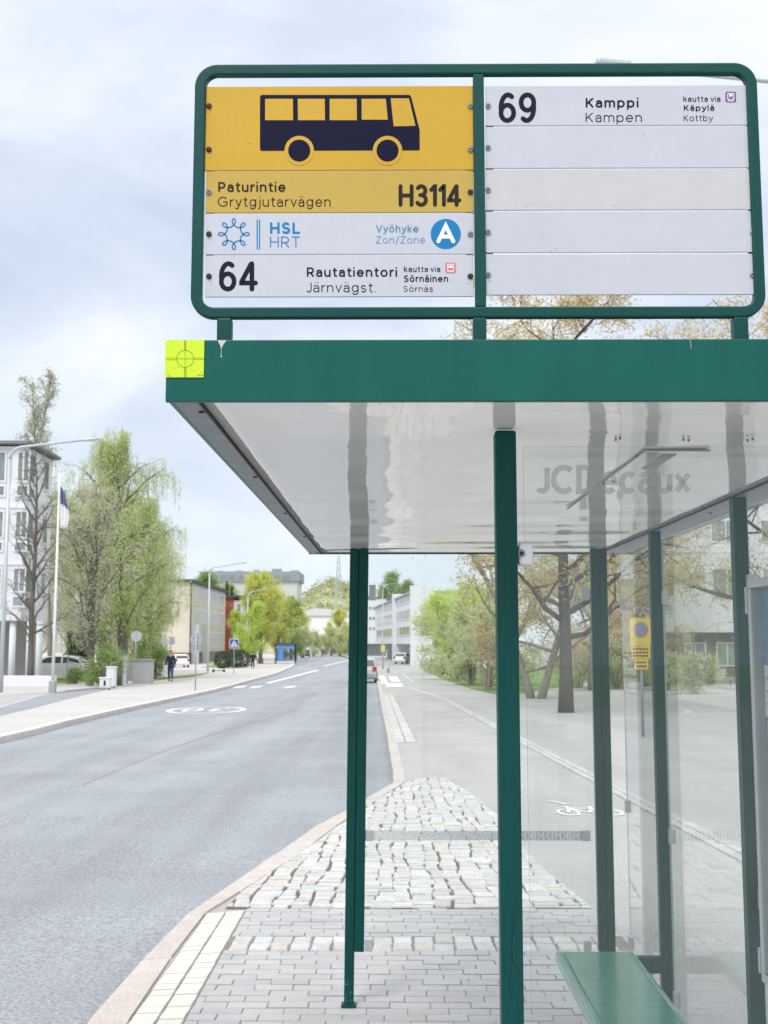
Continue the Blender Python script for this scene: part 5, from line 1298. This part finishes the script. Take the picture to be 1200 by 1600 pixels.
# ------------------------------------------------------------------ street furniture
def lamp_post(base, H, arm, label, r=.075, head=.55, rise=.35, grp='street lamps'):
    o = thing('street_lamp', base, label, 'street lamp', grp); b = Vector(base); ax = Vector(arm); L = ax.length; ax.normalize()
    MB().tube([b - Vector((0, 0, .2)), b + Vector((0, 0, H * .3)), b + Vector((0, 0, H - .55))], [r, r * .9, r * .7], 10).build('pole', POLEM, o, smooth=True)
    pts = [b + Vector((0, 0, H - .56))] + [b + Vector((0, 0, H - .55 + .55 * math.sin(q))) + ax * (.55 * (1 - math.cos(q))) for q in (R(25), R(50), R(75))] + [b + Vector((0, 0, H + rise * .4)) + ax * (L * .5), b + Vector((0, 0, H + rise)) + ax * L]
    MB().tube(pts, [r * .68, r * .62, r * .6, r * .56, r * .5, r * .42], 8).build('arm', POLEM, o, smooth=True)
    e = pts[-1]; dr = (pts[-1] - pts[-2]).normalized(); mb = MB(); sd_ = Vector((-ax.y, ax.x, 0)); M = Matrix(((dr.x, sd_.x, 0, e.x), (dr.y, sd_.y, 0, e.y), (dr.z, 0, 1, e.z), (0, 0, 0, 1)))
    mb.box(-.02, head, -.10, .10, -.045, .045, 0, M); h = mb.build('lamp_head', POLEM, o, bevel=.03)
    MB().box(head * .3, head * .92, -.075, .075, -.06, -.0455, 0, M).build('lens', mat('lamp_lens', (0.6, 0.62, 0.62), .2), h)
    return o
g = gp(4, 47); zt3 = hz(697, 47); lamp_post(g, zt3 - g.z, (3.0, .3, 0), 'tall grey street lamp at the left edge reaching over the flagpole', .10, .65, .32)
g = gp(325.5, 100); lamp_post(g, hz(886, 100) - g.z, (2.7, .2, 0), 'grey street lamp in front of the beige building', .10, .6, .35)
g = gp(386.5, 128); lamp_post(g, hz(925, 128) - g.z, (1.6, .2, 0), 'thin grey street lamp beside the lime green tree', .09, .5, .3)
g = gp(598, 122); lamp_post(g, hz(913, 122) - g.z, (1.9, 0, 0), 'thin street lamp before the white corner block', .06, .5, .1)
ph_ = on_y(938, 94, 12.0); g = gp(1420, 12.6); lamp_post(Vector((6.4, 12.4, gz(12))), ph_.z - gz(12) - .235, (ph_.x - 6.4 + .32, -.35, 0), 'street lamp whose silver head shows above the stop sign frame', .06, .38, .18)
# flagpole and flag
g = gp(84.5, 47); ft = hz(737, 47); fp_ = thing('flagpole', g, 'tall white flagpole on the far pavement', 'flagpole')
MB().tube([g - Vector((0, 0, .1)), g + Vector((0, 0, 3)), Vector((g.x, g.y, ft))], [.068, .058, .035], 12).build('pole', POLEW, fp_, smooth=True)
MB().ellipsoid((g.x, g.y, ft + .05), (.07, .07, .07), 10, 6).build('finial', POLEW, fp_, smooth=True)
MB().box(g.x - .13, g.x + .13, g.y - .13, g.y + .13, g.z + .002, g.z + .5).build('base', STEEL, fp_, bevel=.02)
zf0 = hz(743, 47); zf1 = hz(826, 47); mb = MB(); nu, nv = 14, 22; V = []
for j in range(nv + 1):
    v = j / nv; z_ = zf0 + (zf1 - zf0) * v; wd = .05 + .40 * min(1, v * 1.5) * (1 if v < .82 else 1 - (v - .82) * 3.2)
    sh_ = .02 + .22 * v * v
    for i in range(nu + 1):
        u = i / nu; V.append((g.x + .05 + sh_ * (.4 + u * .6) + wd * u * .62, g.y - .05 + .07 * math.sin(u * 14 + v * 4) * min(1, v * 3) - .03, z_ + .10 * u * (1 - v)))
for j in range(nv):
    for i in range(nu):
        v = (j + .5) / nv; u = (i + .5) / nu; mb_idx = 1 if .20 + .12 * u < v < .50 + .16 * u else 0
        a_ = j * (nu + 1) + i; mb.add([], [], 0); mb.f.append((a_, a_ + 1, a_ + nu + 2, a_ + nu + 1)); mb.m.append(mb_idx)
mb.v = V; fl = mb.build('flag', [CLOTHF, CLOTHBL], smooth=True); sm = fl.modifiers.new('thickness', 'SOLIDIFY'); sm.thickness = .006
tag(fl, 'limp white flag with a blue band hanging from the flagpole', 'flag')
# traffic signs
def sign_post(name, px, Y, ztop, label, cat, grp=None, r=.03):
    g = gp(px, Y); o = thing(name, g, label, cat, grp); MB().tube([g - Vector((0, 0, .1)), Vector((g.x, g.y, ztop))], r, 8).build('pole', STEEL, o, smooth=True); return o, g
def disc_y(mb, c, r, y0, y1, n=24, mi=0): mb.prism([(c.x + r * math.cos(2 * math.pi * i / n), c.z + r * math.sin(2 * math.pi * i / n)) for i in range(n)][::-1], y0, y1, mi)
G_T = 'traffic signs seen from behind'
o, g = sign_post('traffic_sign', 306.5, 50, hz(986, 50), 'round traffic sign seen from behind with a small plate below it', 'traffic sign', G_T)
c = Vector((g.x, 0, hz(999, 50))); mb = MB(); disc_y(mb, c, .27, g.y + .032, g.y + .04); mb.build('sign_plate', SIGNB, o)
MB().box(g.x - .24, g.x + .22, g.y + .032, g.y + .04, hz(1016, 50), hz(1008, 50) + .01).build('small_plate', mat('plate_back', (.33, .36, .38), .5, metal=.3), o, bevel=.02)
mb = MB()
for dz_ in (-.1, .1): mb.box(g.x - .2, g.x + .2, g.y + .012, g.y + .031, c.z + dz_ - .015, c.z + dz_ + .015)
mb.build('bracket', STEEL, o)
o, g = sign_post('traffic_sign', 212.5, 64, hz(986, 64), 'round traffic sign seen from behind standing by the stone gate pillars', 'traffic sign', G_T)
c = Vector((g.x, 0, hz(994, 64))); mb = MB(); disc_y(mb, c, .31, g.y + .032, g.y + .04); mb.build('sign_plate', mat('light_sign_back', (.55, .58, .62), .5, metal=.2), o)
o, g = sign_post('crossing_sign', 366, 88, hz(998, 88), 'blue pedestrian crossing sign with a white triangle on a thin pole', 'traffic sign')
zc2 = hz(1005.5, 88); hs = .36; MB().box(g.x - hs, g.x + hs, g.y - .05, g.y - .035, zc2 - hs, zc2 + hs).build('sign_plate', WINK, o, bevel=.01)
MB().box(g.x - hs + .04, g.x + hs - .04, g.y - .056, g.y - .0505, zc2 - hs + .04, zc2 + hs - .04).build('blue_field', SIGNBL, o)
MB().prism([(g.x - .27, zc2 - .24), (g.x + .27, zc2 - .24), (g.x, zc2 + .26)], g.y - .060, g.y - .0565).build('white_triangle', WINK, o)
mb = MB(); disc_y(mb, Vector((g.x + .01, 0, zc2 + .09)), .035, g.y - .064, g.y - .0605, 10)
mb.prism([(g.x - .03, zc2 + .04), (g.x + .04, zc2 + .04), (g.x + .03, zc2 - .07), (g.x + .09, zc2 - .2), (g.x + .05, zc2 - .2), (g.x, zc2 - .09), (g.x - .07, zc2 - .2), (g.x - .11, zc2 - .2), (g.x - .04, zc2 - .07)][::-1], g.y - .064, g.y - .0605)
mb.build('walker_symbol', INK, o)
o, g = sign_post('no_parking_sign', 1001, 22.5, hz(966, 22.5), 'yellow no parking sign with two text plates behind the shelter glass', 'traffic sign')
P = lambda px, py: on_y(px, py, g.y - .05)
a0, a1 = P(985, 1009), P(1017, 966); MB().box(a0.x, a1.x, g.y - .045, g.y - .035, a0.z, a1.z).build('sign_plate', SIGNY, o, bevel=.012)
c = P(1001, 984); mb = MB(); disc_y(mb, c, .155, g.y - .049, g.y - .0455, 28, 0); disc_y(mb, c, .125, g.y - .053, g.y - .0495, 28, 1)
mb.prism([(c.x - .10, c.z + .075), (c.x - .075, c.z + .10), (c.x + .10, c.z - .075), (c.x + .075, c.z - .10)], g.y - .056, g.y - .0535, 0); mb.build('roundel', [mat('faded_sign_red', (.36, .21, .24), .6), mat('faded_sign_blue', (.20, .23, .36), .6)], o)
for (xa, xb_, ya, yb, ln) in ((987, 1016, 1010, 1029, 3), (992, 1013, 1030, 1046, 2)):
    a0, a1 = P(xa, yb), P(xb_, ya); s_ = MB().box(a0.x, a1.x, g.y - .045, g.y - .035, a0.z, a1.z).build('text_plate', SIGNY, o, bevel=.008)
    mb = MB()
    for i in range(ln):
        zz = a1.z - (i + .8) * (a1.z - a0.z) / (ln + .6)
        for q in range(5): mb.box(a0.x + .03 + q * (a1.x - a0.x - .06) / 5, a0.x + .03 + (q + .75) * (a1.x - a0.x - .06) / 5, g.y - .0465, g.y - .0455, zz - .018, zz + .018)
    mb.build('print', INK, s_)
o, g = sign_post('direction_sign', 267, 96, hz(998, 96), 'pale direction sign on two posts left of the beige building', 'road sign', None, .05)
MB().box(g.x - 1.0, g.x - .1, g.y - .1, g.y - .055, hz(1006, 96), hz(999, 96)).build('sign_plate', mat('pale_sign', (.62, .66, .70), .5), o, bevel=.02)
MB().box(g.x - .09, g.x + .35, g.y - .1, g.y - .055, hz(1007, 96), hz(995, 96)).build('sign_box', SIGNB, o, bevel=.02)
MB().tube([g + Vector((-.8, 0, -.1)), Vector((g.x - .8, g.y, hz(1000, 96)))], .05, 8).build('pole', STEEL, o)
o, g = sign_post('marker_post', 598.5, 112, hz(1008, 112), 'small yellow marker post on the path before the apartment block', 'post', None, .06)
MB().box(g.x - .22, g.x + .22, g.y - .11, g.y - .07, hz(1019, 112), hz(1008, 112)).build('marker_plate', mat('faded_yellow', (.62, .58, .20), .6), o, bevel=.02)
g = gp(606.5, 93); bo = thing('bollard', g, 'short dark bollard at the edge of the path crossing', 'bollard'); MB().lathe(g, [(.12, -.1), (.11, .65), (.07, .75)], 12).build('shaft', SIGNB, bo, smooth=True); MB().lathe(g, [(.125, .45), (.125, .55)], 12).build('band', WINK, bo)
# cabinets, gate pillars, railing, bin, bench-like wall
def cabinet(px, Y, wd, h, label, m=WALLW):
    g = gp(px, Y); o = thing('utility_cabinet', g, label, 'utility cabinet', 'cabinets by the left path')
    MB().box(g.x - wd / 2, g.x + wd / 2, g.y, g.y + .4, g.z + .1, g.z + h).build('housing', m, o, bevel=.02); MB().box(g.x - wd / 2 - .03, g.x + wd / 2 + .03, g.y - .03, g.y + .43, g.z + h + .002, g.z + h + .06).build('lid', m, o, bevel=.01)
    MB().box(g.x - wd / 2 + .05, g.x + wd / 2 - .05, g.y + .02, g.y + .38, g.z - .1, g.z + .1).build('plinth', STONE, o)
    MB().box(g.x - wd / 2 + .06, g.x + wd / 2 - .06, g.y - .012, g.y - .002, g.z + .18, g.z + h - .08).build('door', m, o); return o
cabinet(174, 52, .40, .95, 'taller white utility cabinet right of the bright green shrub'); c_ = cabinet(165, 50, .45, .50, 'low white utility cabinet with a dark stripe')
g = gp(165, 50); MB().box(g.x - .03, g.x + .06, g.y - .018, g.y - .013, g.z + .2, g.z + .42).build('stripe', NAVY, c_)
def pillar(px, Y, wd, h, label, m):
    g = gp(px, Y); o = thing('gate_pillar', g, label, 'pillar', 'pillars by the side path'); MB().box(g.x - wd / 2, g.x + wd / 2, g.y, g.y + wd, g.z - .2, g.z + h).build('shaft', m, o, bevel=.02)
    MB().box(g.x - wd / 2 - .05, g.x + wd / 2 + .05, g.y - .05, g.y + wd + .05, g.z + h + .002, g.z + h + .10).build('cap', STONE, o, bevel=.02); return o
pillar(185.5, 57, .35, 1.25, 'narrow dark pillar right of the white utility cabinets', mat('dark_stone', (.14, .14, .14), .8)); pillar(192, 60, .45, 1.5, 'white pillar between the narrow dark one and the grey wall', WALLW)
pillar(208, 66, 1.0, 1.15, 'broad grey stone pillar under the round sign', STONE); pillar(222, 60, .95, 1.2, 'pale grey stone pillar nearest the walking person', mat('pale_stone', (.45, .45, .45), .8))
rl_ = thing('railing', gp(125, 62), 'low sloping metal railing beside the double stemmed tree', 'railing'); r_a, r_b = on_y(105, 1026, 62), on_y(148, 1036, 62); mb = MB()
for dz_ in (0, -.28): mb.tube([r_a + Vector((0, 0, dz_)), r_b + Vector((0, 0, dz_))], .045, 8)
mb.build('handrail', STEEL, rl_)
for t_ in (0.02, .5, .98): p = r_a.lerp(r_b, t_); MB().tube([(p.x, p.y, gz(p.y) - .1), p], .035, 8).build('post', STEEL, rl_)
g = gp(31, 64); bi = thing('wheelie_bin', g, 'dark green wheelie bin under the white building', 'bin'); mb = MB(); mb.lathe(g, [(.38, .12), (.48, 1.15)], 4, 0, Matrix.Rotation(R(45), 3, 'Z')); mb.build('tub', BINM, bi, bevel=.02)
MB().box(g.x - .40, g.x + .40, g.y - .40, g.y + .42, g.z + 1.152, g.z + 1.21).build('lid', BINM, bi, bevel=.02)
for s_ in (-.25, .25): MB().tube([g + Vector((s_ - .04, .3, .12)), g + Vector((s_ + .04, .3, .12))], .12, 12).build('wheel', TYRE, bi)
lw = tag(MB().box(on_y(-40, 1060, 55).x, on_y(86, 1060, 55).x, 55, 55.35, gz(55) - .2, hz(1056, 55)).build('low_wall', WALLW, bevel=.02), 'long low white wall in front of the white building', 'wall')
lw2 = tag(MB().box(on_y(128, 1060, 66).x, on_y(206, 1060, 66).x, 66.5, 66.8, gz(66) - .2, hz(1046, 66)).build('low_wall', mat('greenish_wall', (.40, .42, .38), .9), bevel=.02), 'grey low wall behind the trees, ending at the stone pillars', 'wall')

# ------------------------------------------------------------------ cars
def make_car(paint, label, grp, loc, rz, name='parked_car'):
    o = thing(name, (0, 0, 0), label, 'car', grp); hw = .86
    low = [(-2.02, .36), (-2.08, .55), (-2.04, .80), (-1.95, .93), (-.95, .98), (1.15, .96), (1.75, .88), (2.02, .74), (2.08, .50), (2.0, .28), (-1.9, .24)]
    mb = MB(); n = len(low); V = []
    for s_, k in ((-1, 1), (1, 1)):
        for x_, z_ in low: V.append((x_, s_ * hw * (1 - .06 * abs(x_) / 2) * (.985 if z_ > .9 else 1), z_))
    mb.add(V, [tuple(range(n)), tuple(range(2 * n - 1, n - 1, -1))] + [((i + 1) % n, i, i + n, (i + 1) % n + n) for i in range(n)])
    up = [(-1.92, .94), (-1.55, 1.36), (-1.2, 1.45), (.0, 1.48), (.45, 1.40), (1.25, .955)]; m = len(up); V = []
    for s_ in (-1, 1):
        for x_, z_ in up: V.append((x_, s_ * (hw - .04 - (z_ - .94) * .32), z_))
    mb.add(V, [tuple(range(m)), tuple(range(2 * m - 1, m - 1, -1))] + [((i + 1) % m, i, i + m, (i + 1) % m + m) for i in range(m)])
    mb.build('body', paint, o, bevel=.04, bseg=2)
    for s_ in (-1, 1):
        yy = lambda z_: s_ * (hw - .04 - (z_ - .94) * .32 + .012)
        for poly in ([(-1.70, 1.02), (-1.42, 1.34), (-.62, 1.40), (-.62, 1.02)], [(-.52, 1.02), (-.52, 1.40), (.02, 1.41), (.40, 1.34), (.98, 1.02)]):
            mb = MB(); v = [(x_, yy(z_), z_) for x_, z_ in poly]; v2 = [(x_, yy(z_) - s_ * .03, z_) for x_, z_ in poly]; k = len(poly)
            mb.add(v + v2, [tuple(range(k)), tuple(range(2 * k - 1, k - 1, -1))] + [((i + 1) % k, i, i + k, (i + 1) % k + k) for i in range(k)]); mb.build('side_window', CARG, o)
    def cross(x0, z0, x1, z1, nm):
        mb = MB(); w0, w1 = hw - .12 - (z0 - .94) * .32, hw - .12 - (z1 - .94) * .32; d = Vector((z1 - z0, 0, -(x1 - x0))).normalized() * (.014 if x1 > x0 else .014)
        if nm == 'windscreen': d = -d if d.x < 0 else d
        else: d = -d if d.x > 0 else d
        q = [Vector((x0, -w0, z0)), Vector((x0, w0, z0)), Vector((x1, w1, z1)), Vector((x1, -w1, z1))]
        mb.add([p + d for p in q] + [p - d for p in q], [(0, 1, 2, 3), (7, 6, 5, 4), (0, 4, 5, 1), (1, 5, 6, 2), (2, 6, 7, 3), (3, 7, 4, 0)]); mb.build(nm, CARG, o)
    cross(1.16, 1.01, .50, 1.385, 'windscreen'); cross(-1.86, 1.0, -1.58, 1.34, 'rear_window')
    for s_ in (-1, 1):
        MB().box(-2.10, -1.98, s_ * .68 - .13, s_ * .68 + .13, .70, .98).build('tail_light', LAMPR, o, bevel=.02)
        MB().box(1.93, 2.06, s_ * .62 - .16, s_ * .62 + .16, .62, .76).build('headlight', mat('headlight', (.75, .77, .8), .1), o, bevel=.02)
        MB().box(.72, .86, s_ * .93 - .07, s_ * .93 + .07, 1.0, 1.12).build('mirror', paint, o, bevel=.02)
    for x_ in (-1.28, 1.30):
        for s_ in (-1, 1):
            Mx = Matrix.Rotation(R(90), 3, 'X'); wl = MB().lathe((x_, s_ * .76, .31), [(.24, -.1), (.31, -.09), (.31, .09), (.24, .1)], 20, 0, Mx).build('wheel', TYRE, o, smooth=False)
            MB().lathe((x_, s_ * .77, .31), [(.20, -.1), (.20, .1)], 16, 0, Mx).build('rim', STEEL, wl)
    o.location = loc; o.rotation_euler.z = rz; return o
G_C = 'parked cars in the distance'
c1 = make_car(CARW, 'white hatchback parked behind the flagpole', G_C, gp(88, 70), R(182))
def car_again(loc, rz, label):
    c = copy_tree(c1); c.location = loc; c.rotation_euler.z = rz; c['label'] = label; return c
car_again(gp(374, 137), R(190), 'white car parked behind the clipped round bushes')
car_again(gp(281, 128), R(110), 'white car just behind the walking person in navy')
make_car(mat('silver_car_paint', (.45, .46, .48), .25, coat=.6), 'silver car driving away in the near lane, half hidden behind the shelter posts', None, on_g(567.5, 1066, ROAD), R(91), 'car')
make_car(CARB, 'small blue car parked at the end of the street', G_C, gp(477, 215), R(95))
car_again(gp(632, 150), R(70), 'white car parked under the apartment block')

# ------------------------------------------------------------------ people
def skin(name, nodes, edges, root, material, parent, sub=1):
    bm = bmesh.new(); ly = bm.verts.layers.skin.verify(); vs = []
    for i, (p, r) in enumerate(nodes):
        v = bm.verts.new(p); v[ly].radius = (r, r) if not isinstance(r, tuple) else r; v[ly].use_root = (i == root); vs.append(v)
    for a_, b_ in edges: bm.edges.new((vs[a_], vs[b_]))
    me = bpy.data.meshes.new(name); bm.to_mesh(me); bm.free(); me.materials.append(material)
    o = bpy.data.objects.new(name, me); COL.objects.link(o)
    m_ = o.modifiers.new('skin', 'SKIN'); m_.use_smooth_shade = True
    s_ = o.modifiers.new('smooth', 'SUBSURF'); s_.levels = sub; s_.render_levels = sub
    adopt(o, parent); return o
def person(loc, rz, label, jm, tm, stride=.22, coat=.80):
    o = thing('person', (0, 0, 0), label, 'person'); f = -1           # faces -y
    L = {'pel': ((0, 0, .94), (.13, .10)), 'wst': ((0, 0, 1.08), (.125, .09)), 'chs': ((0, 0, 1.30), (.15, .105)), 'nkb': ((0, .01, 1.45), (.07, .065)), 'nk': ((0, .0, 1.51), .052), 'hd1': ((0, -.015, 1.585), (.068, .082)), 'hd2': ((0, -.01, 1.66), (.076, .094)), 'hd3': ((0, 0, 1.725), (.058, .07))}
    N_ = list(L.values()); K = list(L.keys()); Ed = [(0, 1), (1, 2), (2, 3), (3, 4), (4, 5), (5, 6), (6, 7)]
    def chain(start, pts):
        pr = start
        for p, r in pts: N_.append((p, r)); Ed.append((pr, len(N_) - 1)); pr = len(N_) - 1
        return pr
    J = {}
    for s_ in (-1, 1):
        w_ = s_ * stride
        hand = chain(2, [((s_ * .17, 0, 1.40), .066), ((s_ * .235, w_ * .25, 1.13), .045), ((s_ * .24, w_ * .5 - .07, .90), .032), ((s_ * .24, w_ * .55 - .09, .84), (.020, .036))])
        for q in range(4):
            y_ = w_ * .55 - .09 - .03 + q * .02; ll = (.075, .085, .09, .07)[3 - q]
            chain(hand, [((s_ * .242, y_, .795), .0085), ((s_ * .232, y_ - .008, .795 - ll * .6), .007)])
        chain(hand, [((s_ * .222, w_ * .55 - .14, .825), .010), ((s_ * .216, w_ * .55 - .155, .785), .008)])
        kn = ((s_ * .10, -w_ * .55 - .03, .50), .058); an_ = ((s_ * .095, -w_ * 1.0 + (.06 if -w_ > 0 else 0), .10), .040); to = ((s_ * .10, -w_ * 1.0 - .16, .045), (.042, .03))
        chain(0, [((s_ * .095, 0, .86), .092), kn, an_, to]); J[s_] = (kn, an_, to)
    N_.append(((0, -.105, 1.635), .014)); Ed.append((6, len(N_) - 1))               # nose
    for s_ in (-1, 1): N_.append(((s_ * .088, .01, 1.645), .012)); Ed.append((6, len(N_) - 1))    # ears
    skin('body', N_, Ed, 0, SKIN, o)
    T = [((0, 0, 1.04), (.15, .12))]; TE = []
    for s_ in (-1, 1):
        kn, an_, to = J[s_]; k = len(T); T += [((s_ * .098, 0, .85), .108), (kn[0], .078), ((an_[0][0], an_[0][1], .13), .06)]; TE += [(0, k), (k, k + 1), (k + 1, k + 2)]
    skin('trousers', T, TE, 0, tm, o)
    Jk = [((0, 0, coat - .04), (.19, .145)), ((0, 0, 1.08), (.165, .125)), ((0, 0, 1.30), (.185, .135)), ((0, .01, 1.46), (.085, .085))]; JE = [(0, 1), (1, 2), (2, 3)]
    for s_ in (-1, 1):
        w_ = s_ * stride; k = len(Jk); Jk += [((s_ * .18, 0, 1.395), .088), ((s_ * .25, w_ * .25, 1.13), .068), ((s_ * .248, w_ * .5 - .065, .91), .052)]; JE += [(2, k), (k, k + 1), (k + 1, k + 2)]
    skin('jacket', Jk, JE, 0, jm, o)
    mb = MB(); mb.ellipsoid((0, .018, 1.685), (.092, .108, .092), 14, 8); mb.build('hair', HAIR, o, smooth=True)
    for s_ in (-1, 1):
        an_, to = J[s_][1], J[s_][2]; MB().ellipsoid((an_[0][0], (an_[0][1] + to[0][1]) / 2, .055), (.052, .145, .052), 12, 7).build('shoe', CLOTHK, o, smooth=True)
        MB().ellipsoid((s_ * .032, -.097, 1.655), (.011, .007, .008), 8, 5).build('eye', INK, o)
    MB().ellipsoid((0, -.097, 1.592), (.024, .006, .006), 8, 5).build('mouth', mat('lip', (.4, .16, .14), .6), o)
    o.location = loc; o.rotation_euler.z = rz; return o
person(gp(267.5, 66), R(8), 'person in a navy jacket and jeans walking toward the camera on the left pavement', CLOTHN, DENIM, .24)
person(gp(395.5, 116), R(190), 'person in black walking away past the crossing sign', CLOTHK, CLOTHK, .16)
# kick scooter lying parked on the pavement edge
g = gp(343, 96); ks = thing('kick_scooter', g, 'dark kick scooter with green stem standing at the pavement edge', 'scooter')
MB().box(g.x - .45, g.x + .35, g.y - .08, g.y + .08, g.z + .12, g.z + .17).build('deck', CLOTHK, ks, bevel=.02)
MB().tube([g + Vector((-.42, 0, .15)), g + Vector((-.55, 0, 1.05))], .028, 8).build('stem', mat('scooter_green', (.2, .55, .12), .5), ks); MB().tube([g + Vector((-.55, -.25, 1.05)), g + Vector((-.55, .25, 1.05))], .02, 8).build('handlebar', CLOTHK, ks)
for x_ in (-.48, .42): MB().lathe(g + Vector((x_, 0, .12)), [(.10, -.03), (.12, -.02), (.12, .02), (.10, .03)], 16, 0, Matrix.Rotation(R(90), 3, 'X')).build('wheel', TYRE, ks)
# bus shelter across the street
Yf = 150.0; s0, s1 = on_y(430, 1003, Yf).x, on_y(461, 1003, Yf).x; zg = gz(Yf); zt4 = zg + 2.75
fs = thing('bus_shelter', ((s0 + s1) / 2, Yf, zg), 'distant bus shelter with blue glass and dark roof across the street', 'bus shelter')
MB().box(s0 - .2, s1 + .3, Yf - .2, Yf + 1.7, zt4 - .22, zt4).build('roof', ROOFD, fs)
for x_ in (s0, s1):
    for y_ in (Yf, Yf + 1.5): MB().box(x_ - .05, x_ + .05, y_ - .05, y_ + .05, zg - .1, zt4 - .222).build('post', GREEN_POST, fs)
MB().box(s0 + .06, s1 - .06, Yf + 1.48, Yf + 1.50, zg + .3, zt4 - .35).build('glass_pane', glass('blue_glass', .35, dirtcol=(.25, .42, .70)), fs)
MB().box(s0 + .06, s1 - .06, Yf - .02, Yf + .02, zt4 - .75, zt4 - .23).build('fascia', mat('blue_fascia', (.15, .30, .62), .5), fs)
MB().box(s0 + .4, s0 + 1.1, Yf - .03, Yf + .03, zg + .4, zt4 - .8).build('poster_panel', mat('poster_panel_blue', (.12, .26, .60), .5), fs)
MB().box(s1 - .02, s1 + .14, Yf + .06, Yf + 1.44, zg + .4, zt4 - .3).build('advert_panel', GREEN_POST, fs)
